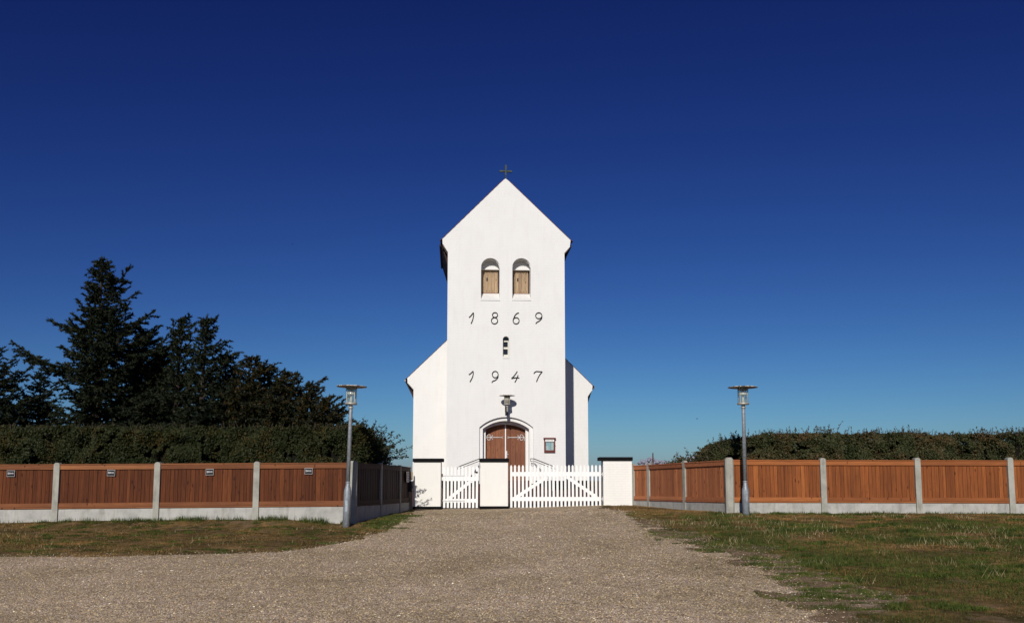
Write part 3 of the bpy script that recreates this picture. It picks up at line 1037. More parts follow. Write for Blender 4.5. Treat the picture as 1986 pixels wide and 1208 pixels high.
digit([[(168, 785), (190, 770), (215, 745)], [(215, 745), (217, 775), (205, 820), (180, 865)]], 'black iron numeral 1 of the lower row')
digit([('e', 462, 783, 33, 36), [(495, 786), (490, 820), (465, 845), (435, 858), (425, 873)]], 'black iron numeral 9 of the lower row')
digit([[(708, 748), (680, 790), (643, 828)], [(643, 828), (690, 819), (731, 822)], [(717, 790), (703, 830), (681, 870)]], 'black iron numeral 4')
digit([[(893, 772), (905, 757), (922, 748)], [(922, 748), (955, 751), (987, 752)], [(987, 752), (960, 785), (938, 825), (923, 863)]], 'black iron numeral 7')

# cross on the tower ridge
cxp, czb = LP(980.8, 348, .1); _, czt = LP(980.8, 321.5, .1); _, czm = LP(980.8, 333, .1)
hw = (LP(992, 333)[0] - LP(969, 333)[0]) / 2
cr = MB()
t_ = .045
def flare(ax, az, bx, bz, w0, w1):
    d = Vector((bx - ax, bz - az)).normalized(); n_ = Vector((-d.y, d.x))
    p = [(ax + n_.x * w0, az + n_.y * w0), (bx + n_.x * w1, bz + n_.y * w1), (bx + d.x * w1 * .5, bz + d.y * w1 * .5), (bx - n_.x * w1, bz - n_.y * w1), (ax - n_.x * w0, az - n_.y * w0)]
    cr.prism(p[::-1], [], .03, .13)
flare(cxp, czb, cxp, czt, .026, .048)
flare(cxp, czb + .2, cxp, czb - .02, .025, .045)
flare(cxp - .03, czm + .002, cxp - hw, czm + .002, .03, .048)
flare(cxp + .03, czm - .002, cxp + hw, czm - .002, .03, .048)
cr.build('roof_cross', M['bronze'], church)

# two handrails flaring down the steps
for sg, nm in ((-1, 'left'), (1, 'right')):
    if sg > 0: pts_px = [(1029, 889.2, 40.9 + 1.55), (1035.5, 889.2, 42.2), (1071, 903.2, 41.0), (1075, 905.5, 40.9), (1076, 909.5, 40.85)]
    else: pts_px = [(936, 889.2, 42.35), (929.5, 889.4, 42.15), (892.5, 903.5, 41.0), (888.5, 905.5, 40.9), (887.5, 909.5, 40.85)]
    base = P(pts_px[2][0], 950, pts_px[2][2])
    hr = empty('handrail', (base.x, base.y, G(base.x, base.y)), 0,
               'thin black double handrail on the %s side of the church steps' % nm, 'handrail', 'handrails beside the church door')
    pts = [P(*p) for p in pts_px]
    m_ = MB(); m_.tube([p - hr.location for p in pts], .020, 6); m_.build('rail', M['iron'], hr)
    low = [p - hr.location - Vector((0, 0, .10)) + Vector((0, .05, 0)) for p in pts[1:3]]
    m_ = MB(); m_.tube([pts[0] - hr.location] + [pts[0] - hr.location - Vector((0, 0, .12))] + low, .014, 6); m_.build('lower_rail', M['iron'], hr)
    for k in (1, 2):
        b_ = pts[k] - hr.location
        foot = G(pts[k].x, pts[k].y) - hr.location.z - .05
        m_ = MB(); m_.tube([b_, (b_.x, b_.y, foot)], .016, 6); m_.build('post', M['white_iron'], hr)

# ------------------------------------------------------------------ lamps
def lamp_head(parent, zb, s=1.0, disc_r=.365, gl='glass', r=.145):
    """glass cylinder lantern with wide flat disc; zb = bottom of lantern, r = radius of its base"""
    g0 = zb
    m_ = MB(); m_.lathe([(.055, -.10), (.065, -.06), (.045, -.055), (.045, 0), (r, .0), (r + .005, .015), (r + .005, .04), (r - .005, .045), (.02, .05)], 24, (0, 0, g0))
    m_.build('lantern_base', M['lamp_metal'], parent, True)
    m_ = MB(); m_.lathe([(r - .008, .045), (r - .008, .49 * s)], 24, (0, 0, g0)); c = m_.build('glass_cylinder', M[gl], parent, True)
    for k in range(4):
        m_ = MB()
        t = math.pi / 4 + k * math.pi / 2
        m_.tube([((r - .012) * math.cos(t), (r - .012) * math.sin(t), g0 + .03), ((r - .012) * math.cos(t), (r - .012) * math.sin(t), g0 + .49 * s)], .009, 5)
        m_.build('lantern_rod', M['lamp_metal'], parent)
    m_ = MB(); m_.lathe([(.03, .05), (.05, .06), (.03, .15), (.022, .2), (.028, .24), (.015, .26)], 12, (0, 0, g0)); m_.build('bulb', M['reflector'], parent, True)
    m_ = MB(); m_.lathe([(r * .8, .28 * s), (r * .75, .33 * s), (r * .5, .37 * s), (.03, .40 * s)], 20, (0, 0, g0)); m_.build('reflector', M['reflector'], parent, True)
    m_ = MB(); m_.lathe([(r * .86, .42 * s), (r * .9, .49 * s)], 20, (0, 0, g0)); m_.build('inner_collar', M['lamp_metal'], parent, True)
    m_ = MB()
    m_.lathe([(.05, .485 * s), (disc_r * .6, .488 * s), (disc_r, .495 * s), (disc_r + .004, .508 * s), (disc_r * .96, .516 * s), (disc_r * .5, .535 * s), (.04, .545 * s), (0, .548 * s)], 40, (0, 0, g0))
    m_.build('lamp_disc', M['lamp_top'], parent, True)

def street_lamp(px_base, py_base, px_top, py_top, Y, z_bulge_py, label):
    b = P(px_base, py_base, Y); t = P(px_top, py_top, Y)
    o = empty('street_lamp', (b.x, b.y, b.z), 0, label, 'street lamp', 'galvanised street lamps by the fences')
    L = (t - b).length
    o.rotation_euler = (0, math.atan2(t.x - b.x, t.z - b.z), 0)
    zb = P(px_base, z_bulge_py, Y).z - b.z
    m_ = MB(); m_.lathe([(.088, -.25), (.088, zb - .06), (.085, zb), (.052, zb + .13), (.050, zb + .2)], 20)
    m_.build('pole_base', M['galv'], o, True)
    m_ = MB(); m_.lathe([(.050, zb + .2), (.043, L - .05), (.04, L - .02)], 16)
    m_.build('pole', M['galv'], o, True)
    m_ = MB(); m_.lathe([(.046, zb + .17), (.056, zb + .18), (.056, zb + .21), (.046, zb + .22)], 16); m_.build('collar', M['galv'], o, True)
    h_ = MB(); h_.box(-.03, .03, -.092, -.086, .35, .62); h_.build('service_hatch', M['galv'], o)
    lamp_head(o, L + .02, .86)
    return o
street_lamp(671.5, 1021, 680.6, 786, 21.65, 951, 'leaning galvanised street lamp in front of the left fence corner')
street_lamp(1447, 998.5, 1441.4, 786, 22.6, 949, 'upright galvanised street lamp in front of the right fence')

# wall lamp over the door
wx, wz = LP(983.6, 784.5, -.62)
wbase = CO + EX * wx + EY * -.0
wl = empty('wall_lamp', (wbase.x, wbase.y, CHZ + wz), TH, 'wall lamp with wide disc shade on a bracket above the church door', 'lamp')
hd = bpy.data.objects.new('lantern', None)
lamp_y = -.58
hb = MB()
m_ = MB(); m_.lathe([(.04, -.34), (.05, -.30), (.05, -.05), (.06, .0)], 12, (0, 0, 0)); o = m_.build('stem', M['lamp_metal'], wl, True); o.location = (0, lamp_y, 0)
m_ = MB(); m_.box(-.10, -.04, -.10, .04, -.34, -.08); m_.box(-.05, .05, -.02, .02, -.355, -.33); o = m_.build('ballast_box', M['iron'], wl); o.location = (0, lamp_y, 0)
m_ = MB(); m_.tube([(0, lamp_y, -.30), (0, lamp_y + .12, -.36), (0, -.12, -.36), (0, -.012, -.36)], .022, 8); m_.build('bracket_arm', M['iron'], wl)
m_ = MB(); m_.box(-.06, .06, -.02, -.002, -.46, -.26); m_.build('wall_plate', M['iron'], wl)
class Off: pass
def wall_head():
    before = set(o.name for o in COL.objects)
    lamp_head(wl, 0.0, .84, .365, 'glass_frost', .152)
    for o in COL.objects:
        if o.name not in before: o.location = (0, lamp_y, 0)
wall_head()

# ------------------------------------------------------------------ notice case on the tower
a = LP(1055.2, 876.8); b = LP(1076.2, 851.5)
nb = empty('notice_case', CO + EX * ((a[0] + b[0]) / 2) + Vector((0, 0, a[1])), TH, 'red-brown glazed notice case with papers on the church wall', 'notice board')
W = b[0] - a[0]; H = b[1] - a[1]
m_ = MB(); fw = .07
m_.box(-W / 2, -W / 2 + fw, -.10, -.003, 0, H); m_.box(W / 2 - fw, W / 2, -.10, -.003, 0, H)
m_.box(-W / 2 + fw, W / 2 - fw, -.10, -.003, 0, .10); m_.box(-W / 2 + fw, W / 2 - fw, -.10, -.003, H - .03, H)
m_.build('frame', M['case'], nb)
m_ = MB(); m_.box(-W / 2 - .03, W / 2 + .03, -.15, -.002, H + .001, H + .07, bev=.006); m_.build('cap', M['case'], nb)
m_ = MB(); m_.box(-W / 2 + fw, W / 2 - fw, -.03, -.004, .101, H - .031); m_.build('back_panel', M['paper'], nb)
m_ = MB(); m_.box(-W / 2 + fw - .02, W / 2 - fw + .02, -.112, -.101, H - .12, H - .015); hdp = m_.build('header_plate', M['paper'], nb)
m_ = MB(); xx = -W / 2 + fw + .02
rr = random.Random(3)
while xx < W / 2 - fw - .03:
    if not (-.005 < xx < .03):
        m_.box(xx, xx + .010, -.1135, -.1125, H - .085, H - .05)
        if rr.random() < .6: m_.box(xx + .01, xx + .016, -.1135, -.1125, H - .07, H - .063)
    xx += .021
m_.build('lettering', M['ink'], hdp)
xL, xR = -W / 2 + fw + .01, W / 2 - fw - .01
for (u0, u1, v0, v1, mt) in ((.0, .62, .50, .97, 'paper_blue'), (.02, .30, .05, .47, 'paper'), (.33, .64, .08, .47, 'paper_blue'), (.72, .98, .12, .95, 'paper')):
    m_ = MB(); z0_, z1_ = .11, H - .14
    x0_ = xL + (xR - xL) * u0; x1_ = xL + (xR - xL) * u1
    m_.box(x0_, x1_, -.036, -.031, z0_ + (z1_ - z0_) * v0, z0_ + (z1_ - z0_) * v1)
    pp = m_.build('notice', M[mt], nb)
    m_ = MB(); zz = z0_ + (z1_ - z0_) * v0 + .02
    while zz < z0_ + (z1_ - z0_) * v1 - .02:
        m_.box(x0_ + .01, x0_ + (x1_ - x0_) * rr.uniform(.55, .92), -.0375, -.0365, zz, zz + .006); zz += .022
    m_.build('print', M['white_letter'], pp)
m_ = MB(); xx = xL + (xR - xL) * .68; m_.box(xx - .008, xx + .008, -.045, -.031, .12, H - .14); m_.build('divider', M['iron'], nb)
m_ = MB(); m_.box(-W / 2 + fw, W / 2 - fw, -.075, -.072, .101, H - .125); m_.build('glass_pane', M['pane_light'], nb)
m_ = MB(); m_.lathe([(.012, 0), (.016, .03)], 8, (W / 2 + .008, -.06, H * .48)); m_.build('lock', M['iron'], nb)

# ------------------------------------------------------------------ gate pillars
GY = 28.3
def pillar(x0px, x1px, ybot, Y, depth, mat, label, base_band, caps, ytop=895.3, capt=888.6, rot=0):
    a = P(x0px, ybot, Y); b = P(x1px, ytop, Y); ct = P(x0px, capt, Y).z
    cx = (a.x + b.x) / 2; z0 = a.z
    o = empty('gate_pillar', (cx, Y, z0), rot, label, 'pillar', 'square gate pillars')
    W = b.x - a.x; H = b.z - z0
    m_ = MB(); m_.box(-W / 2, W / 2, 0, depth, (-.3 if not base_band else .11), H, bev=.012); m_.build('shaft', mat, o)
    m_ = MB(); m_.box(-W / 2 - caps[0], W / 2 + caps[1], -.05, depth + .05, H + .001, ct - z0, bev=.008); m_.build('cap', M['tar'], o)
    if base_band:
        m_ = MB(); m_.box(-W / 2 - .025, W / 2 + .025, -.025, depth + .025, -.3, .105, bev=.006); m_.build('plinth', M['tar'], o)
    return o
pillar(801.2, 855.3, 988.6, GY, .36, M['plaster_smooth'], 'left white gate pillar with black cap beside the shaded side fence', True, (.025, .07))
pillar(931, 985.4, 988.0, GY, .36, M['plaster_smooth'], 'middle white gate pillar standing between the two white gates', True, (.03, .03))
pillar(1170.5, 1225.8, 979.6, 28.75, .62, M['plaster_brick'], 'right whitewashed brick gate pillar beside the sunlit side fence', False, (.12, .02), 892.8, 886.0, 0)

# ------------------------------------------------------------------ gates
def picket_mesh(h, w=.067, t=.022):
    m_ = MB()
    m_.prism([(-w / 2, 0), (w / 2, 0), (w / 2, h - .055), (w * .28, h - .015), (0, h), (-w * .28, h - .015), (-w / 2, h - .055)], [], 0, t)
    return m_.mesh('picket')
def gate(x0px, x1px, npk, Y, ytops, ybot, rails, label, braces, hinge_side):
    a = P(x0px, ybot, Y); b = P(x1px, ybot, Y)
    z0 = a.z
    o = empty('picket_gate', ((a.x + b.x) / 2, Y, z0), 0, label, 'gate', 'white picket gates')
    W = b.x - a.x
    base = None
    for k in range(npk):
        t = k / (npk - 1)
        h = P(x0px, ytops[0] + (ytops[1] - ytops[0]) * t, Y).z - z0
        x = -W / 2 + .036 + (W - .072) * t
        if base is None: base = picket_mesh(h); base.materials.append(M['white_paint']); bh = h
        p = bpy.data.objects.new('picket', base); COL.objects.link(p); p.parent = o
        p.location = (x, 0, random.uniform(-.004, .004)); p.scale = (1, 1, h / bh)
        p.rotation_euler = (0, random.uniform(-.006, .006), 0)
    for (ya, yb) in rails:
        za = P(x0px, ya, Y).z - z0; zb_ = P(x0px, yb, Y).z - z0
        m_ = MB(); m_.box(-W / 2, W / 2, .024, .065, zb_, za); m_.build('rail', M['white_paint'], o)
    for (xa, ya, xb, yb) in braces:
        p = P(xa, ya, Y); q = P(xb, yb, Y)
        px0, pz0 = p.x - o.location.x, p.z - z0; px1, pz1 = q.x - o.location.x, q.z - z0
        d = Vector((px1 - px0, pz1 - pz0)).normalized(); n_ = Vector((-d.y, d.x)) * .05
        m_ = MB(); pts = [(px0 + n_.x, pz0 + n_.y), (px0 - n_.x, pz0 - n_.y), (px1 - n_.x, pz1 - n_.y), (px1 + n_.x, pz1 + n_.y)]
        m_.prism(pts, [], .027, .058); m_.build('brace', M['white_paint'], o)
    return o, W, z0
g1, W1, z1 = gate(989.5, 1166.3, 24, 28.55, (901.3, 901.0), 983.6, [(914.8, 923.0), (963.2, 971.0)],
                  'wide white picket gate with pointed tops right of the middle pillar', [(1001, 964, 1062, 924), (1099, 924, 1158, 964)], 1)
m_ = MB()
for zz in (P(0, 919, 28.55).z - z1, P(0, 967, 28.55).z - z1):
    m_.tube([(W1 / 2 - .04, .02, zz), (W1 / 2 + .05, .02, zz)], .018, 6); m_.tube([(W1 / 2 + .05, .02, zz - .06), (W1 / 2 + .05, .02, zz + .06)], .014, 6)
m_.build('hinge', M['white_iron'], g1)
g2, W2, z2 = gate(859.2, 926.8, 10, 28.55, (904.5, 903.0), 984.5, [(924.5, 932.2), (967, 974)],
                  'narrow white picket gate between the left and middle pillars', [(871, 966, 914, 932)], -1)
m_ = MB()
for yy in (922.2, 970.5):
    zz = P(0, yy, 28.55).z - z2
    m_.box(-W2 / 2 - .02, W2 / 2 * .25, -.012, -.001, zz - .018, zz + .018)
m_.build('strap_hinge', M['white_iron'], g2)
m_ = MB()
for yy in (921.5, 970.5):
    zz = P(0, yy, 28.55).z - z2
    m_.tube([(-W2 / 2 - .03, -.0, zz - .05), (-W2 / 2 - .03, 0, zz + .05)], .02, 6)
m_.build('hinge_pin', M['case'], g2)
m_ = MB(); zz = P(0, 915.3, 28.55).z - z2
m_.box(W2 / 2 - .09, W2 / 2 - .01, -.03, -.002, zz - .025, zz + .025); m_.build('latch', M['iron'], g2)

# ------------------------------------------------------------------ fences
def rounded_post(w, d, h, kind='round'):
    m_ = MB()
    if kind == 'round':
        outer = [(-w / 2, -.25), (w / 2, -.25)]
        for k in range(9):
            t = math.pi * k / 8
            outer.append((w / 2 * math.cos(t), h - w / 2 * .8 + w / 2 * .8 * math.sin(t)))
        m_.prism(outer, [], -d / 2, d / 2)
    else:
        b = .035
        prof = [(-w / 2 + b, -d / 2), (w / 2 - b, -d / 2), (w / 2, -d / 2 + b), (w / 2, d / 2 - b), (w / 2 - b, d / 2), (-w / 2 + b, d / 2), (-w / 2, d / 2 - b), (-w / 2, -d / 2 + b)]
        V = []
        for z, s in ((-.25, 1), (h - .06, 1), (h, .62)):
            V += [(x * s, y * s, z) for x, y in prof]
        Fc = [tuple(range(7, -1, -1)), tuple(range(16, 24))]
        for r in range(2):
            for i in range(8):
                j = (i + 1) % 8
                Fc.append((r * 8 + i, r * 8 + j, r * 8 + 8 + j, r * 8 + 8 + i))
        m_.add(V, Fc)
    return m_

def fence(label, posts, tops, wtops, ctops, mats, bw=.102, corner=None, skip_first=False, big=None, pd=.15):
    """posts: plan points; per post: height of post top, timber top, concrete top (absolute z)"""
    bm_, rm_ = mats
    p0 = posts[0]
    o = empty('fence', (p0[0], p0[1], G(*p0)), 0, label, 'fence', 'brown board fences with concrete posts')
    L0 = o.location.copy()
    unit = MB(); unit.box(-.5, .5, 0, .018, 0, 1); um = unit.mesh('board'); um.materials.append(bm_)
    pm = {}
    for i in range(len(posts)):
        x, y = posts[i]
        a = posts[max(i - 1, 0)]; b = posts[min(i + 1, len(posts) - 1)]
        ang = math.atan2(b[1] - a[1], b[0] - a[0])
        isb = big is not None and i == big
        if i == 0 and skip_first: pass
        else:
            zg = min(G(x, y), G(x + .1, y)) - .02
            m_ = rounded_post(.21 if isb else .145, .20 if isb else pd, tops[i] - zg, 'corner' if isb else 'round')
            q = m_.build('post', M['post'], o)
            q.location = Vector((x, y, zg)) - L0
            q.rotation_euler = (0, 0, 0 if isb else ang)
        if i == len(posts) - 1: break
        bx, by = posts[i + 1]
        dx, dy = bx - x, by - y; Ls = math.hypot(dx, dy); ang = math.atan2(dy, dx)
        ux, uy = dx / Ls, dy / Ls
        hp = .075
        def pt(s, off=0):  # along, towards the viewer side
            return (x + ux * s + uy * off, y + uy * s - ux * off)
        def zl(arr, s): return arr[i] + (arr[i + 1] - arr[i]) * s / Ls
        s0, s1 = hp, Ls - hp
        # concrete base slab
        def slab(nm, mat, off0, off1, z0a, z0b, z1a, z1b, sa=s0, sb=s1):
            m_ = MB(); V = []
            for s, za, zb_ in ((sa, z0a, z1a), (sb, z0b, z1b)):
                for off in (off0, off1):
                    c = pt(s, off)
                    V.append((c[0] - L0.x, c[1] - L0.y, za - L0.z)); V.append((c[0] - L0.x, c[1] - L0.y, zb_ - L0.z))
            m_.add(V, [(0, 2, 3, 1), (4, 5, 7, 6), (0, 1, 5, 4), (2, 6, 7, 3), (1, 3, 7, 5), (0, 4, 6, 2)])
            return m_.build(nm, mat, o)
        cA, cB = zl(ctops, s0), zl(ctops, s1)
        wA, wB = zl(wtops, s0), zl(wtops, s1)
        slab('concrete_base', M['conc'], .03, -.03, cA - .7, cB - .7, cA, cB)
        slab('top_rail', rm_, .045, .010, wA - .135, wB - .135, wA - .03, wB - .03)
        slab('cap_rail', rm_, .058, -.03, wA - .028, wB - .028, wA, wB)
        slab('bottom_rail', rm_, .040, .010, cA + .055, cB + .055, cA + .145, cB + .145)
        slab('sill_rail', rm_, .052, -.02, cA + .012, cB + .012, cA + .050, cB + .050)
        nbd = max(1, int(round((s1 - s0) / bw)))
        ws_ = [random.uniform(.72, 1.2) for _ in range(nbd)]; tw = sum(ws_); s = s0
        for k in range(nbd):
            wd = ws_[k] / tw * (s1 - s0)
            sc = s + wd / 2; s += wd
            q = bpy.data.objects.new('board', um); COL.objects.link(q); q.parent = o
            c = pt(sc, .004 + random.uniform(-.003, .003) + (.004 if k % 2 else 0))
            zb_ = zl(ctops, sc) + .052; zt_ = zl(wtops, sc) - .03
            q.location = (c[0] - L0.x, c[1] - L0.y, zb_ - L0.z)
            q.rotation_euler = (0, 0, ang)
            q.scale = (wd - .007, 1, zt_ - zb_)
    return o

FL_Y = 22.2
lp = []; pxs = [-85, 113, 307.5, 499.5, 685]
for x in pxs: lp.append((P(x, 900, FL_Y).x, FL_Y))
tL = lambda x, y0, y1: P(x, y0 + (y1 - y0) * x / 685, FL_Y).z
fence('long red-brown board fence left of the drive, carrying small black plates', lp,
      [tL(x, 897.5, 893.4) for x in pxs], [tL(x, 900.2, 896.6) for x in pxs], [tL(x, 988.2, 982) for x in pxs],
      (M['board_l'], M['rail_l']), big=4)
# left side fence (in shade)
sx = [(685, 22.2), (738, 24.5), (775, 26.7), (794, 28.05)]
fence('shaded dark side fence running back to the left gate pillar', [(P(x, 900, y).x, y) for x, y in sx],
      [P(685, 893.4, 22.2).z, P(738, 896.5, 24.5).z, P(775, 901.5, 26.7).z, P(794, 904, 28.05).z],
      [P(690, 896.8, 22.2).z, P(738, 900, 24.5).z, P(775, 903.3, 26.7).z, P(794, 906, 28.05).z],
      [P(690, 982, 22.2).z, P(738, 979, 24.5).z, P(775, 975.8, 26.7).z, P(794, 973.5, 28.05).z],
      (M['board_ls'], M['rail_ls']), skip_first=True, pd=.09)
FR_Y = 23.3
pxs = [1413.5, 1594.5, 1777.5, 1957, 2140]
tR = lambda x, y0, y1: P(x, y0 + (y1 - y0) * (x - 1413) / 573, FR_Y).z
fence('long sunlit orange-brown board fence behind the right lawn', [(P(x, 900, FR_Y).x, FR_Y) for x in pxs],
      [P(1413, 886.9, FR_Y).z] + [tR(x, 888, 886.5) for x in pxs[1:]], [tR(x, 891.2, 892.2) for x in pxs], [tR(x, 974.6, 976.3) for x in pxs],
      (M['board_r'], M['rail_r']), big=0)
sx = [(1228.5, 28.75), (1258.5, 27.9), (1328, 25.6), (1413.5, 23.3)]
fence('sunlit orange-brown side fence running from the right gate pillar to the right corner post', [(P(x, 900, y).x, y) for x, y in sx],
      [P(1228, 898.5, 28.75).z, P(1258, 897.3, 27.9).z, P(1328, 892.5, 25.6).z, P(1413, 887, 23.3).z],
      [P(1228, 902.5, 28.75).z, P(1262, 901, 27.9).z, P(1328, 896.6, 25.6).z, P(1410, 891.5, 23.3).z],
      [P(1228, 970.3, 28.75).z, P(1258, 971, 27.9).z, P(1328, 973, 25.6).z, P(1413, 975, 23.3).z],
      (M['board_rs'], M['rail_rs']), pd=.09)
# the corner post of that last fence is shared with the front fence: drop the duplicate
for ob in list(COL.objects):
    if ob.name.startswith('post') and ob.parent and ob.parent.name == 'fence.003':
        wpos = ob.parent.location + ob.location
        if abs(wpos.y - 23.3) < .05: bpy.data.objects.remove(ob)

# small black plates on the left fence
for (px, py, lab) in ((20.7, 917.9, 'small black plate on the leftmost visible fence panel'), (215.3, 916.6, 'small black plate on the second fence panel from the left edge'),
                      (406.6, 914.9, 'small black plate on the third fence panel from the left edge'), (598.4, 913.1, 'small black plate on the fence panel nearest the left street lamp')):
    c = P(px, py, FL_Y - .055)
    o = empty('sign_plate', (c.x, c.y, c.z), R(random.uniform(-1.5, 1.5)), lab, 'sign', 'black plates along the left fence')
    o.rotation_euler = (0, R(random.uniform(-1.2, 1.2)), 0)
    m_ = MB(); m_.box(-.098, .098, 0, .010, -.076, .076, bev=.002); m_.build('frame', M['sign_grey'], o)
    m_ = MB(); m_.box(-.090, .090, -.003, -.0005, -.066, .066); fc = m_.build('face', M['sign_black'], o)
    m_ = MB(); xx = -.070; rr = random.Random(5)
    while xx < .062:
        wd = rr.uniform(.008, .013); hh = rr.choice((.014, .018, .020)) * (1 if xx > -.05 else 1.3)
        m_.box(xx, xx + wd, -.0045, -.0035, -hh + .006, hh + .004); xx += wd + .005
    m_.build('lettering', M['white_letter'], fc)

# white list board on the side fence
a = P(780.8, 924.5, 27.1); b = P(791, 924.5, 27.95)
ang = math.atan2(b.y - a.y, b.x - a.x)
n_ = Vector((math.sin(ang), -math.cos(ang), 0))
c = (a + b) / 2 + n_ * .08
o = empty('notice_sign', c, ang, 'narrow pale notice with four lines on the shaded side fence', 'sign')
m_ = MB(); m_.box(-.19, .19, 0, .012, -.16, .16, bev=.002); m_.build('plate', M['sign_grey'], o)
m_ = MB()
for k in range(4):
    m_.box(-.08, .16, -.003, -.001, .085 - k * .07, .12 - k * .07)
m_.build('lettering', M['ink'], o)

# dark box on a short pale post between fence and pillar
c = P(796.5, 944, 28.0)
zg = G(c.x, c.y)
o = empty('letter_box', (c.x, c.y, zg), 0, 'dark box on a short pale post squeezed between side fence and left pillar', 'box')
zt_ = P(796, 932.5, 28).z - zg; zb_ = P(796, 953, 28).z - zg
m_ = MB(); m_.box(-.055, .055, -.02, .06, -.2, zt_ + .28); m_.build('post', M['pale_wood'], o)
m_ = MB(); m_.box(-.06, .075, -.10, -.021, zb_, zt_, bev=.008); m_.build('box', M['sign_black'], o)
m_ = MB(); m_.box(-.065, .08, -.11, -.02, zt_ + .002, zt_ + .03); m_.build('lid', M['white_paint'], o)

# thin pole far behind the right fence
c = P(1267, 930, 70)
m_ = MB(); zg = G(c.x, c.y); m_.lathe([(.055, -.3), (.045, P(1267, 878, 70).z - zg)], 8)
tag(m_.build('mast', M['branch'], None, loc=(c.x, c.y, zg)), 'thin dark pole standing far behind the right side fence', 'pole')

# ------------------------------------------------------------------ foliage generators
def unit(v): return v / (np.linalg.norm(v, axis=1, keepdims=True) + 1e-9)
def leaves(pos, nrm, ln, wd, rng, jitter=.9):
    """rhombic leaves at pos, facing roughly nrm"""
    n = len(pos)
    d = unit(nrm + rng.normal(0, jitter, (n, 3)))
    a = unit(np.cross(d, rng.normal(0, 1, (n, 3))))
    b = np.cross(d, a)
    L = ln * rng.uniform(.6, 1.3, (n, 1)); Wd = wd * rng.uniform(.6, 1.3, (n, 1))
    q = np.stack([pos - a * L * .5, pos + b * Wd * .5 + d * Wd * .15, pos + a * L * .5, pos - b * Wd * .5 + d * Wd * .15], 1)
    return q.reshape(-1, 3)

def twig_shoots(rng, roots, dirs, lens, mb, per=14, ln=.06, wd=.028, curve=.25):
    """leafy shoots; adds stems to mb, returns leaf verts"""
    out = []
    for r0, d0, l0 in zip(roots, dirs, lens):
        d = np.array(d0, float); d /= np.linalg.norm(d)
        bend = rng.normal(0, curve, 3)
        ts = np.linspace(0, 1, 6)
        pts = [np.array(r0) + d * l0 * t + bend * l0 * t * t * .5 for t in ts]
        mb.tube([tuple(p) for p in pts], [.008 * (1 - .6 * t) for t in ts], 4, False)
        n = max(4, int(per * l0 / .5))
        t = rng.uniform(.1, 1, n)
        pp = np.array(r0) + d * l0 * t[:, None] + bend * l0 * (t ** 2)[:, None] * .5
        side = unit(rng.normal(0, 1, (n, 3)) + d * .8)
        c = pp + side * ln * .5
        nn = unit(np.cross(side, rng.normal(0, 1, (n, 3))))
        b = np.cross(nn, side)
        L = ln * rng.uniform(.7, 1.2, (n, 1)); Wd = wd * rng.uniform(.7, 1.2, (n, 1))
        q = np.stack([c - side * L * .5, c + b * Wd * .5, c + side * L * .5, c - b * Wd * .5], 1)
        out.append(q.reshape(-1, 3))
    return np.concatenate(out)

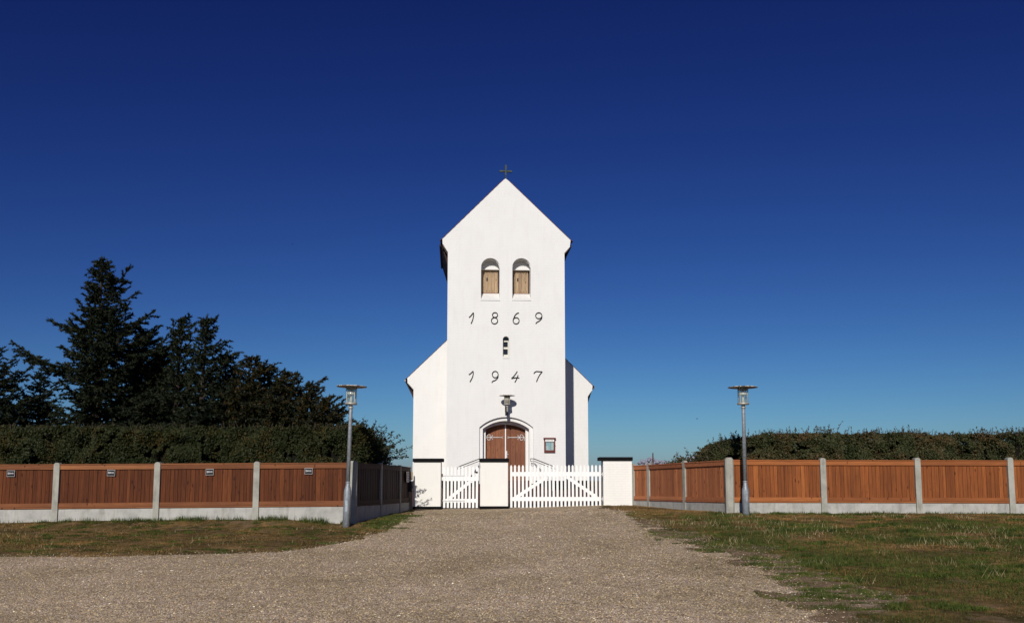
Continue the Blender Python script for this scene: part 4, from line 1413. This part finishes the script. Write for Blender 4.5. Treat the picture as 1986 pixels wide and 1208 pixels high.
def hedge(label, x0, x1, Y0, depth, topfn, zlow, mat, seed, nf, nt_, shoots=()):
    rng = np.random.default_rng(seed)
    base = (float((x0 + x1) / 2), Y0 + depth / 2, G((x0 + x1) / 2, Y0 + depth / 2))
    o = empty('hedge', base, 0, label, 'hedge')
    B = np.array(base)
    # front
    xs = rng.uniform(x0, x1, nf); top = topfn(xs)
    zz = zlow + (top - zlow) * rng.uniform(0, 1, nf) ** .85
    lump = (vnoise(xs, zz, .28, seed) - .5) * .42 + (vnoise(xs, zz, 1.1, seed + 1) - .5) * .3
    rnd = np.clip((zz - (top - .25)) / .25, 0, 1) ** 2 * .25
    dep = rng.exponential(.10, nf)
    pf = np.stack([xs, Y0 + lump + rnd + dep, zz], 1)
    keep = (vnoise(xs * 1.0, zz, .12, seed + 5) * .6 + vnoise(xs, zz, .35, seed + 6) * .4) > .33
    pf = pf[keep]
    # top
    xs = rng.uniform(x0, x1, nt_); ys = rng.uniform(0, depth, nt_); top = topfn(xs)
    z2 = top + (vnoise(xs, ys, .3, seed + 2) - .5) * .16 + (vnoise(xs, ys, .08, seed + 3) - .5) * .10 - rng.exponential(.07, nt_) - np.clip((.2 - ys) / .2, 0, 1) ** 2 * .15
    pt_ = np.stack([xs, Y0 + ys, z2], 1)
    # ends
    ne = int(nf * .08)
    pe = []
    for xe in (x0, x1):
        ys = rng.uniform(0, depth, ne); tp = topfn(np.full(ne, xe)); z3 = zlow + (tp - zlow) * rng.uniform(0, 1, ne)
        pe.append(np.stack([xe + rng.normal(0, .08, ne), Y0 + ys, z3], 1))
    pos = np.concatenate([pf, pt_] + pe)
    nr = np.concatenate([np.tile([0, -1, .35], (len(pf), 1)), np.tile([0, -.3, 1], (len(pt_), 1)), np.tile([0, -.5, .5], (2 * ne, 1))])
    V = leaves(pos, nr.astype(float), .070, .040, rng)
    stems = MB()
    if len(shoots):
        sv = twig_shoots(rng, [s[0] for s in shoots], [s[1] for s in shoots], [s[2] for s in shoots], stems, 16)
        V = np.concatenate([V, sv])
    np_mesh('foliage', V - B, 4, mat, o)
    # solid dark core added inside the leaves to block light
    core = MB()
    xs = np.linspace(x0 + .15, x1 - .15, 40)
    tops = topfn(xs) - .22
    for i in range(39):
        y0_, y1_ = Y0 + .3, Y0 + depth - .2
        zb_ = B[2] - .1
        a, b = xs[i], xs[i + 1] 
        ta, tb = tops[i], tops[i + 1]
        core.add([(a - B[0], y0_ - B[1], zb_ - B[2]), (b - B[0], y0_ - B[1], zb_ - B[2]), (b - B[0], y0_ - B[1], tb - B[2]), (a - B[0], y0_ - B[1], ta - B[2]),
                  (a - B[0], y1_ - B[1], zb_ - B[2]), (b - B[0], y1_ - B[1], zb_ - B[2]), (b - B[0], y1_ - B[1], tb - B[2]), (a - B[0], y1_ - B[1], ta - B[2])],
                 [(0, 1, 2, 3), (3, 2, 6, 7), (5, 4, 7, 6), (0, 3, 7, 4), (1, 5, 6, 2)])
    core.build('branches_or_core', M['core_shade'], o)  # added light-blocking filler, no modelled twigs
    if len(shoots):
        stems.v = [(v[0] - B[0], v[1] - B[1], v[2] - B[2]) for v in stems.v]
        stems.build('twigs', M['branch'], o)['kind'] = 'stuff'
    return o

HL = 23.4
xl0, xl1 = P(-60, 830, HL).x, P(700, 830, HL).x
def topL(x):
    px = 993 + x * F / HL
    return np.array([P(0, y, HL).z for y in np.interp(px, [0, 320, 640, 700], [826, 829, 831, 828])])
rs = random.Random(4)
shL = [((rs.uniform(xl0, xl1), HL + rs.uniform(.05, .8), P(0, 832, HL).z), (rs.uniform(-.4, .4), rs.uniform(-.3, .2), 1), rs.uniform(.08, .20)) for _ in range(260)]
hedge('long clipped dark hedge behind the left fence', xl0, xl1, HL, 1.3, topL, P(0, 905, HL).z, M['hedge_l'], 31, 52000, 26000, shL)
HR = 24.6
xr0, xr1 = P(1375, 870, HR).x, P(2040, 840, HR).x
def topR(x):
    px = 993 + x * F / HR
    ys = np.interp(px, [1360, 1380, 1400, 1440, 1500, 1600, 1680, 1760, 1830, 1986, 2040], [888, 868, 858, 850, 842, 839, 843, 838, 846, 840, 838])
    return np.array([P(0, y, HR).z for y in ys])
shR = []
for _ in range(330):
    x = rs.uniform(xr0, xr1); z = float(topR(np.array([x]))[0]) - .06
    shR.append(((x, HR + rs.uniform(.0, .8), z), (rs.uniform(-.6, .5), rs.uniform(-.4, .2), 1), rs.uniform(.12, .26)))
for px in (1366, 1372, 1380, 1388, 1396, 1404, 1412, 1425, 1440):
    for _ in range(5):
        y = np.interp(px, [1360, 1440], [890, 858]) + rs.uniform(-2, 12)
        p = P(px, y, HR + rs.uniform(-.1, .5))
        shR.append(((p.x + .1, p.y, p.z), (-1.0 + rs.uniform(-.3, .5), rs.uniform(-.3, .3), rs.uniform(.2, 1.3)), rs.uniform(.25, .5)))
for px, hh in ((1612, .38), (1624, .44), (1648, .34), (1966, .36), (1952, .28), (1548, .3), (1586, .36)):
    x = P(px, 840, HR).x
    shR.append(((x, HR + .2, float(topR(np.array([x]))[0]) - .12), (rs.uniform(-.2, .3), 0, 1), hh))
hedge('long hedge with reddish leaves behind the right fence', xr0, xr1, HR, 1.3, topR, P(0, 903, HR).z, M['hedge_r'], 57, 46000, 24000, shR)

# loose shrub at the end of the left hedge and low shrub tips behind the right side fence
def shrub(label, base, blobs, arms, mat, seed, dens, ln=.085, wd=.034, name='shrub', sz=4500):
    rng = np.random.default_rng(seed)
    o = empty(name, base, 0, label, 'shrub')
    B = np.array(base); V = []; mb = MB()
    for (c, r, n) in blobs:
        p = rng.normal(0, 1, (n, 3)); p = unit(p) * (rng.uniform(.25, 1, (n, 1)) ** .45) * np.array(r)
        lum = 1 + (vnoise(p[:, 0] * 3 + p[:, 1] * 2, p[:, 2] * 3 + p[:, 1], .5, seed) - .5) * .5
        p = p * lum[:, None] + np.array(c)
        V.append(leaves(p, (p - np.array(c)), ln, wd, rng))
        k = max(6, n // 90)
        dd = unit(rng.normal(0, 1, (k, 3)) + np.array([.2, 0, .6]))
        V.append(twig_shoots(rng, list(np.array(c) + dd * np.array(r) * .75), list(dd + np.array([0, 0, .3])), list(rng.uniform(.2, .45, k)), mb, 20, ln, wd))
        mb.tube([tuple(B), tuple((B + np.array(c)) / 2 + rng.normal(0, .1, 3)), tuple(c)], [.05, .035, .015], 6, False)
    for (root, d, l) in arms:
        V.append(twig_shoots(rng, [root], [d], [l], mb, 26, ln, wd, .12))
    V = np.concatenate(V) - B
    np_mesh('foliage', V, 4, mat, o)
    mb.v = [(v[0] - B[0], v[1] - B[1], v[2] - B[2]) for v in mb.v]
    mb.build('branches_or_core', M['branch'], o)
    return o
def PB(px, py, Y): return tuple(P(px, py, Y))
bb = P(720, 980, 25.2)
arms = []
rs2 = random.Random(9)
for (px, py, dx, dz, l) in ((735, 858, 1, .75, .55), (742, 872, 1, .45, .7), (750, 880, 1, .28, .7), (745, 892, 1, .30, .6), (735, 850, .8, 1, .4), (720, 838, .5, 1, .35),
                            (700, 833, .2, 1, .35), (690, 838, .0, 1, .3), (755, 888, 1, .1, .5), (738, 866, 1, .6, .6), (728, 845, .7, .9, .4), (748, 895, 1, .5, .35),
                            (762, 880, 1, .3, .35), (766, 887, 1, .15, .3)):
    arms.append((PB(px, py, 25.2 + rs2.uniform(-.4, .3)), (dx, rs2.uniform(-.25, .1), dz), l))
shrub('loose dark green shrub with arching shoots at the end of the left hedge', (bb.x, bb.y, G(bb.x, bb.y)),
      [(PB(706, 872, 25.2), (.60, .6, .50), 5200), (PB(728, 888, 25.3), (.42, .5, .40), 2600), (PB(690, 858, 25.0), (.5, .6, .40), 3000), (PB(700, 905, 25.1), (.6, .5, .5), 2400)],
      arms, M['bush'], 77, 1)
shrub('low shrub tips showing over the right side fence', PB(1318, 975, 27.8),
      [(PB(1322, 898, 27.6), (.28, .4, .17), 420), (PB(1300, 903, 27.9), (.18, .3, .12), 160), (PB(1345, 900, 27.0), (.3, .3, .16), 420)],
      [(PB(1318, 897, 27.6), (.3, 0, 1), .22), (PB(1342, 893, 27), (-.2, 0, 1), .22), (PB(1372, 882, 26), (-1, 0, .8), .35)], M['hedge_r'], 88, 1)
# fix base height of that shrub
for ob in COL.objects:
    if ob.name.startswith('shrub') and ob.type == 'EMPTY': pass
# small weed shrub in front of side fence end
# ------------------------------------------------------------------ spruces
def spruce(label, px, py, Y, rad, seed, mat, lean=0.0, dens=1.0, flag=.3, custom=(), low=.08, prof=1.0):
    rng = np.random.default_rng(seed)
    ap = P(px, py, Y)
    bx = ap.x - lean; zg = G(bx, Y)
    Hh = ap.z - zg
    o = empty('spruce_tree', (bx, Y, zg), 0, label, 'tree', 'dark spruces behind the left hedge')
    def tp(h):  # trunk point at height h
        t = h / Hh
        return np.array([lean * t * t, 0, h])
    mb = MB()
    ts = np.linspace(0, 1, 10)
    mb.tube([tuple(tp(Hh * t)) for t in ts], [max(.012, .028 * Hh * (1 - t) ** 1.1 + .01) for t in ts], 7, False)
    S, E, Wt = [], [], []      # twig segments that carry needles
    limbs = []
    h = low * Hh
    az = rng.uniform(0, 6.28)
    while h < Hh * .985:
        t = h / Hh
        rmax = rad * ((1 - t) ** .85 * prof + .03) + .08
        nl = 5 if t < .8 else 4
        for k in range(nl):
            az += 2 * math.pi / nl + rng.normal(0, .25)
            L = rmax * rng.uniform(.45, 1.12) * (1 + flag * math.cos(az))
            if rng.random() < .13: L *= 1.35
            limbs.append((h + rng.normal(0, .05), az, L, rng.normal(0.12 + .35 * t, .12)))
        h += .15 + .13 * (1 - t) * min(1, Hh / 8)
    path = []
    for (h, az, L, up) in limbs:
        d = np.array([math.cos(az), math.sin(az), 0]); p0 = tp(h)
        pts = []
        for s in np.linspace(0, 1, 7):
            z = up * L * s - .30 * L * s * (1 - t * .3) * math.sin(math.pi * min(s, .75)) * .6 + .20 * L * s ** 3
            pts.append(p0 + d * L * s + np.array([0, 0, z]) + rng.normal(0, .02 * L, 3) * (s > 0))
        path.append((np.array(pts), L))
    for (hpx, hpy, tpx, tpy, dY) in custom:
        a = np.array(P(hpx, hpy, Y)) - np.array([bx, Y, zg]); b = np.array(P(tpx, tpy, Y + dY)) - np.array([bx, Y, zg])
        pts = [a + (b - a) * s + np.array([0, 0, -.10 * np.linalg.norm(b - a) * math.sin(math.pi * s)]) + rng.normal(0, .03, 3) * (s > 0) for s in np.linspace(0, 1, 7)]
        path.append((np.array(pts), float(np.linalg.norm(b - a)) * .9))
    for pts, L in path:
        rr_ = [max(.006, .012 * L * (1 - s) + .006) for s in np.linspace(0, 1, 7)]
        mb.tube([tuple(p) for p in pts], rr_, 4, False)
        seg = np.diff(pts, axis=0)
        # needles on the limb's outer part
        for i in range(1, 6):
            S.append(pts[i]); E.append(pts[i + 1]); Wt.append(1.0)
        nb_ = max(4, int(L * 10))
        for k in range(nb_):
            s = .06 + .92 * (k + rng.random()) / nb_
            i = min(int(s * 6), 5); f = s * 6 - i
            p = pts[i] + seg[i] * f
            dr = seg[i] / (np.linalg.norm(seg[i]) + 1e-9)
            sd = np.cross(dr, [0, 0, 1]); sd /= (np.linalg.norm(sd) + 1e-9)
            sg = 1 if k % 2 else -1
            bl = min(.75, (.14 + .32 * L * (1 - s) ** .7)) * rng.uniform(.6, 1.25)
            dv = dr * .75 + sd * sg * .75 + np.array([0, 0, rng.normal(-.12, .22)])
            dv /= np.linalg.norm(dv)
            q = p + dv * bl * .55; q2 = q + (dv + np.array([0, 0, -.18])) * bl * .5
            S += [p, q]; E += [q, q2]; Wt += [1, 1]
            if bl > .3:
                for s3 in (.35, .7):
                    r0 = p + dv * bl * s3
                    d3 = dv * .7 + np.cross(dv, [0, 0, 1]) * (1 if rng.random() < .5 else -1) * .6 + np.array([0, 0, rng.normal(-.1, .2)])
                    S.append(r0); E.append(r0 + d3 * bl * .4); Wt.append(1)
    # leader
    S.append(tp(Hh * .9)); E.append(tp(Hh)); Wt.append(1.4)
    S = np.array(S); E = np.array(E); Wt = np.array(Wt)
    ln = np.linalg.norm(E - S, axis=1)
    cnt = np.maximum(1, (ln * 125 * dens * Wt + rng.random(len(ln))).astype(int))
    idx = np.repeat(np.arange(len(ln)), cnt)
    n = len(idx)
    t = rng.random((n, 1))
    p = S[idx] + (E - S)[idx] * t
    dr = unit((E - S)[idx])
    d = unit(dr * .8 + rng.normal(0, .55, (n, 3)) + np.array([0, 0, .12]))
    nl = rng.uniform(.06, .13, (n, 1)); wd = rng.uniform(.013, .030, (n, 1))
    sd = unit(np.cross(d, rng.normal(0, 1, (n, 3))))
    V = np.stack([p - sd * wd, p + sd * wd, p + d * nl], 1).reshape(-1, 3)
    np_mesh('crown', V, 3, mat, o)
    mb.build('trunk', M['bark'], o)
    return n

tot = 0
tot += spruce('tallest spruce with a pointed top, left above the hedge', 197, 500, 31, 2.2, 101, M['needle'], lean=-.1, dens=.95, flag=.22, prof=1.15,
       custom=((205, 560, 256, 517, -.2), (210, 590, 268, 566, .2), (225, 640, 302, 600, -.3), (190, 640, 96, 621, -.2), (190, 640, 130, 632, .3), (230, 670, 312, 632, 0), (180, 720, 22, 660, .2),
               (170, 740, 60, 690, -.3), (190, 690, 120, 672, 0), (235, 700, 335, 650, .4), (200, 600, 160, 600, 0), (200, 570, 240, 548, .2)))
tot += spruce('spruce cut by the left edge of the photograph', -15, 668, 33, 2.5, 102, M['needle'], dens=.75, flag=.1, custom=((-20, 760, 62, 706, 0), (-20, 790, 90, 760, .2)))
tot += spruce('low spruce in the gap left of the tallest one', 80, 722, 35, 1.9, 103, M['needle'], dens=.7, flag=.0)
tot += spruce('thin-topped spruce with a doubled tip right of the tallest one', 357, 614, 31.5, 1.25, 104, M['needle'], lean=.25, dens=.8, custom=((345, 700, 334, 622, .1), (345, 660, 333, 640, 0)))
tot += spruce('pointed narrow spruce in the middle of the group', 402, 611, 30.8, 1.5, 105, M['needle'], lean=.15, dens=.85, flag=.35, custom=((410, 700, 466, 683, 0), (405, 680, 448, 662, .2)))
tot += spruce('bushy spruce filling the group behind the tallest one', 278, 640, 33.2, 2.7, 106, M['needle'], lean=0, dens=.95, flag=.2)
tot += spruce('broad spruce behind the middle of the hedge', 315, 668, 32.5, 2.4, 112, M['needle'], lean=.1, dens=.9, flag=.2)
tot += spruce('wind-bent spruce right of the pointed narrow one', 489, 692, 30.6, 1.8, 107, M['needle_rust'], lean=.35, dens=.85, flag=.35, prof=1.15, custom=((470, 740, 535, 706, 0),))
tot += spruce('dark spruce between two wind-bent ones', 440, 682, 31.8, 1.9, 108, M['needle'], lean=.1, dens=.75, flag=.3, prof=1.2)
tot += spruce('wind-bent rusty spruce sloping to the right', 558, 722, 30.5, 1.65, 109, M['needle_rust'], lean=.4, dens=.85, flag=.4, prof=1.25, custom=((545, 770, 578, 726, 0),))
tot += spruce('shorter rusty spruce tucked between two wind-bent ones', 524, 708, 31.2, 1.5, 113, M['needle'], lean=.3, dens=.8, flag=.35, prof=1.3)
tot += spruce('second lowest spruce of the right-hand slope', 606, 741, 30.2, 1.4, 110, M['needle_rust'], lean=.35, dens=.85, flag=.45, prof=1.3, custom=((590, 790, 640, 770, 0),))
tot += spruce('lowest spruce with one long rusty branch by the left street lamp', 634, 772, 29.8, 1.05, 111, M['needle_rust'], lean=.25, dens=.9, flag=.4, prof=1.4, custom=((620, 815, 668, 799, 0), (620, 810, 655, 790, .2)))
print('needles', tot)

# ------------------------------------------------------------------ grass and stones
def blades(n, xr, yr, rng, keepfn, hmin, hmax, w, lean=.5, zoff=0.0, power=1.0):
    x = rng.uniform(*xr, n); y = rng.uniform(*yr, n)
    k = keepfn(x, y, rng)
    x = x[k]; y = y[k]; n = len(x)
    z = gz(x, y) + zoff
    hmul = .5 + vnoise(x, y, .45, 9) * 1.0
    h = rng.uniform(hmin, hmax, n) * hmul
    a = rng.uniform(0, 6.283, n)
    ln = rng.uniform(.1, lean, n)
    p = np.stack([x, y, z - .01], 1)
    a2 = rng.uniform(0, 6.283, n)
    ww = w * rng.uniform(.6, 1.3, n) * np.clip(y / 13, .8, 2.0)
    s = np.stack([np.cos(a2) * ww, np.sin(a2) * ww, np.zeros(n)], 1)
    tip = p + np.stack([np.cos(a) * h * ln, np.sin(a) * h * ln, h], 1)
    return np.stack([p - s, p + s, tip], 1).reshape(-1, 3)

fence_x = np.array([-14.5, -3.9, -3.57, -3.36, -3.2]); fence_yy = np.array([22.2, 22.2, 24.5, 26.7, 28.1])
def behind(x, y):
    """true where a point lies behind the fences or pillars"""
    lim = np.full(x.shape, 28.3)
    lim = np.where(x < -3.9, 22.15, lim)
    lim = np.where((x >= -3.9) & (x < -3.2), np.interp(x, [-3.9, -3.57, -3.36, -3.2], [22.2, 24.5, 26.7, 28.1]), lim)
    lim = np.where((x > 3.0) & (x < 3.9), 28.7, lim)
    lim = np.where(x >= 3.85, np.interp(x, [3.85, 4.13, 4.87, 5.55], [28.7, 27.9, 25.6, 23.25]), lim)
    return y > lim
def in_view(x, y): return np.abs(x) < y * .60 + .6
def green_mask(x, y):
    big = vnoise(x, y, 1.6, 41) * .5 + vnoise(x, y, .6, 42) * .3 + vnoise(x, y, .22, 43) * .2
    right = np.clip((x - 2.5) / 3, 0, 1) * np.clip((22.3 - y) / 3, 0, 1)
    left = (x < 0)
    foot = np.clip(1 - np.abs(y - 22.0) / .35, 0, 1) * (x < -3.9)
    edgeb = np.exp(-np.clip(-gfield(x, y), 0, 9) / .35) * .10
    tip = np.exp(-((x + 3.0) ** 2 / .5 + (y - 22.8) ** 2 / 4)) * .3
    return big + right * .15 - left * .075 + foot * .25 + edgeb + tip
def k_green(x, y, rng):
    g = green_mask(x, y)
    return in_view(x, y) & ~behind(x, y) & (gfield(x, y) < .05) & (rng.random(x.shape) < np.clip((g - .53) * 8, 0.05, 1) * np.where(dfield(x, y) > 0, np.clip((g - .60) * 12, 0, 1), 1))
def k_dry(x, y, rng):
    g = green_mask(x, y)
    bare = vnoise(x, y, .9, 51) * .6 + vnoise(x, y, .3, 52) * .4
    s = np.clip((x - 1) / 2, 0, 1)
    nearpath = np.exp(-np.clip(-gfield(x, y), 0, 9) / .8)
    dens = np.clip((bare - .22 - nearpath * .18 * s) * 3, .22, 1)
    return in_view(x, y) & ~behind(x, y) & (gfield(x, y) < .02) & (rng.random(x.shape) < dens * np.clip(1 - dfield(x, y) * 2.2, .06, 1))
rg = np.random.default_rng(5)
V = [blades(300000, (1.2, 14), (8.5, 23.3), rg, k_green, .022, .075, .0042), blades(90000, (-13.5, -1.5), (14.5, 29), rg, k_green, .022, .06, .0042)]
# tufts standing in the gravel fringe
def k_tuft(x, y, rng):
    f = gfield(x, y); t = vnoise(x, y * 1.5, .26, 61) * .62 + vnoise(x, y, .09, 62) * .38
    s = np.where(x > 1, 1.0, .25)
    return in_view(x, y) & ~behind(x, y) & (f < .7 * s) & ((f > -.6) | (dfield(x, y) > -.2)) & (t > .60 + np.clip(f, 0, 1) * .16)
V.append(blades(160000, (1.0, 9), (8.5, 24), rg, k_tuft, .02, .055, .005))
def k_foot(x, y, rng):
    return (rng.random(x.shape) < np.clip((vnoise(x, y, .25, 71) - .35) * 3, .05, 1))
V.append(blades(4200, (-13.5, -3.9), (21.95, 22.16), rg, k_foot, .05, .15, .0042, .4))
V.append(blades(1500, (5.6, 13.8), (23.08, 23.26), rg, k_foot, .03, .10, .0042, .5))
def tufts(spots, rng, w=.0045):
    out = []
    for (x, y, rx, ry, n, h) in spots:
        q = rng.normal(0, .5, (n, 2)); q = q[(q ** 2).sum(1) < 1.3]
        n = len(q)
        px = x + q[:, 0] * rx; py = y + q[:, 1] * ry
        k = ~behind(px, py); px = px[k]; py = py[k]; q = q[k]; n = len(px)
        if n == 0: continue
        hh = h * rng.uniform(.45, 1.1, n) * (1.15 - .5 * (q ** 2).sum(1))
        a = rng.uniform(0, 6.283, n); ln = rng.uniform(.1, .7, n)
        p = np.stack([px, py, gz(px, py) + .004], 1)
        a2 = rng.uniform(0, 6.283, n); ww = w * rng.uniform(.7, 1.4, n) * np.clip(py / 12, .8, 2)
        sd = np.stack([np.cos(a2) * ww, np.sin(a2) * ww, np.zeros(n)], 1)
        tip = p + np.stack([np.cos(a) * hh * ln, np.sin(a) * hh * ln, hh], 1)
        out.append(np.stack([p - sd, p + sd, tip], 1).reshape(-1, 3))
    return np.concatenate(out)
cand = np.stack([rg.uniform(.8, 13.5, 9000), 8.8 * (23.0 / 8.8) ** rg.random(9000)], 1)
cand = cand[in_view(cand[:, 0], cand[:, 1])]
cf = gfield(cand[:, 0], cand[:, 1]); cd = dfield(cand[:, 0], cand[:, 1])
clus = vnoise(cand[:, 0], cand[:, 1], 1.1, 95)
spots = []
for (x, y), f, d, c in zip(cand, cf, cd, clus):
    r = rg.random()
    if f > 0:
        if f < 1.3 and r < .05 * (1.3 - f) * (c > .45): spots.append((x, y, rg.uniform(.06, .2), rg.uniform(.03, .07), 50, rg.uniform(.012, .03)))
    elif d > 0:
        if r < .34 * (c > .35): spots.append((x, y, rg.uniform(.08, .34), rg.uniform(.04, .12), int(rg.uniform(60, 200)), rg.uniform(.018, .045)))
    elif r < .065 * (c > .4): spots.append((x, y, rg.uniform(.12, .5), rg.uniform(.06, .2), int(rg.uniform(120, 330)), rg.uniform(.035, .08)))
for _ in range(150):
    x = rg.uniform(-13, -3.3); y = rg.uniform(15.2, 22)
    if gfield(x, y) < -.05: spots.append((x, y, rg.uniform(.1, .4), rg.uniform(.05, .15), 110, rg.uniform(.02, .05)))
for _ in range(40):
    y = rg.uniform(21, 25.5); spots.append((-3.0 - (y - 21) * .02 + rg.normal(0, .25), y, .3, .2, 160, .05))
V.append(tufts(spots, rg))
print('tufts', len(spots))
V = np.concatenate(V)
tag(np_mesh('green_grass', V, 3, M['grass_green']), 'green grass tufts growing over the lawns either side of the gravel drive', 'grass', kind='stuff')
V2 = np.concatenate([blades(470000, (1.2, 14), (8.5, 23.3), rg, k_dry, .012, .038, .0042, 1.2), blades(190000, (-13.5, -1.5), (14.5, 29), rg, k_dry, .015, .045, .0042, 1.2),
                     blades(20000, (3.0, 6), (22, 29), rg, k_dry, .015, .045, .0042, 1.0)])
tag(np_mesh('dry_grass', V2, 3, M['grass_dry']), 'short scorched brown grass covering both lawns', 'grass', kind='stuff')
def k_straw(x, y, rng):
    t = vnoise(x, y, .5, 81) * .6 + vnoise(x, y, 2.0, 82) * .4
    return in_view(x, y) & ~behind(x, y) & (gfield(x, y) < -.3) & (t > .57)
V3 = np.concatenate([blades(16000, (2.0, 14), (9, 22.5), rg, k_straw, .05, .13, .0035, 1.0), blades(700, (-13, -4), (16, 22), rg, k_straw, .04, .10, .0035, 1.0)])
tag(np_mesh('straw_stalks', V3, 3, M['straw']), 'pale dead grass stalks sticking out of the lawns', 'grass', kind='stuff')
print('grass', len(V) // 3, len(V2) // 3, len(V3) // 3)

def stones(n, xr, yr, rng, keepfn, rmin, rmax):
    u = rng.random(n)
    y = yr[0] * (yr[1] / yr[0]) ** u            # denser near the camera
    x = rng.uniform(-1, 1, n) * (y * .60 + .3)
    k = keepfn(x, y, rng) & (x > xr[0]) & (x < xr[1])
    x = x[k]; y = y[k]; n = len(x)
    r = (rmin + (rmax - rmin) * rng.random(n) ** 2.6) * np.clip(y / 12, 1, 2) ** .6
    a = rng.uniform(0, 6.283, n)
    ex = np.stack([np.cos(a), np.sin(a), rng.normal(0, .15, n)], 1) * (r * rng.uniform(.8, 1.4, n))[:, None]
    ey = np.stack([-np.sin(a), np.cos(a), rng.normal(0, .15, n)], 1) * (r * rng.uniform(.7, 1.0, n))[:, None]
    ez = np.stack([rng.normal(0, .15, n), rng.normal(0, .15, n), np.ones(n)], 1) * (r * rng.uniform(.45, .8, n))[:, None]
    c = np.stack([x, y, gz(x, y) + .012 + r * .25], 1)
    # top half: octahedral ring with four side points and a flattened cap
    p1, p2, p3, p4 = c + ex, c + ey, c - ex, c - ey
    t1 = c + ez + ex * .35 + ey * .25; t2 = c + ez - ex * .35 - ey * .2
    tris = [(p1, p2, t1), (p2, t2, t1), (p2, p3, t2), (p3, p4, t2), (p4, t1, t2), (p4, p1, t1)]
    return np.concatenate([np.stack(t, 1).reshape(-1, 3, 3) for t in tris]).reshape(-1, 3)
def k_st(x, y, rng):
    return (~behind(x, y)) & ((gfield(x, y) > -.55 * rng.random(x.shape) ** 2) | ((dfield(x, y) > 0) & (rng.random(x.shape) < .12)))
VS = stones(170000, (-15, 8), (9.0, 27), rg, k_st, .0045, .0125)
tag(np_mesh('loose_gravel', VS, 3, M['pebble']), 'loose multicoloured pebbles lying over the gravel drive', 'gravel', kind='stuff')
print('stone tris', len(VS) // 3)

# ------------------------------------------------------------------ distant clouds and birds
def cloud(px, py, wpx, hpx, seed, label):
    Y = 3500.0
    c = P(px, py, Y); rng = random.Random(seed)
    mb = MB()
    wv = wpx / F * Y; hv = hpx / F * Y
    for k in range(170):
        u = max(-.9, min(.9, rng.gauss(0, .4)))
        env = (1 - abs(u)) ** .7 * (.75 + .25 * math.sin(u * 9 + seed))
        r = hv * rng.uniform(.07, .17)
        cz = rng.uniform(-.35, .65) * hv * env
        prof = [(0.001, -r)] + [(r * math.cos(t), r * math.sin(t)) for t in (-1.1, -.6, -.1, .4, .9)] + [(0.001, r)]
        mb.lathe(prof, 10, (u * wv * .5, rng.uniform(-1, 1) * hv, cz))
    o = mb.build('cloud', M['cloud'], None, True, loc=(c.x, c.y, c.z))
    tag(o, label, 'cloud', 'tiny far clouds low over the horizon')
cloud(1262, 898, 60, 19, 1, 'tiny far cloud low behind the thin pole')
cloud(1354, 891, 44, 17, 2, 'tiny far cloud low beside the end of the right hedge')
for i, (px, py, Y, lab) in enumerate(((1351.5, 812, 90, 'tiny flying bird in the sky just above the right hedge'), (567, 474, 110, 'tiny flying bird high in the sky left of the tower'),
                                      (543, 716.5, 90, 'tiny flying bird low above the slope of spruces'))):
    c = P(px, py, Y)
    mb = MB()
    mb.tube([(-.12, 0, 0), (-.04, 0, .01), (.06, 0, .005), (.13, 0, -.005)], [.005, .028, .025, .006], 6)
    mb.add([(0, -.02, .015), (.05, -.02, .015), (.06, -.2, .07), (.02, -.2, .075)], [(0, 1, 2, 3)])
    mb.add([(0, .02, .015), (.05, .02, .015), (.06, .2, .07), (.02, .2, .075)], [(0, 1, 2, 3)])
    o = mb.build('bird', M['bird'], None, loc=c); o.rotation_euler = (0, 0, R(25 + 40 * i))
    tag(o, lab, 'bird', 'far birds in the sky')
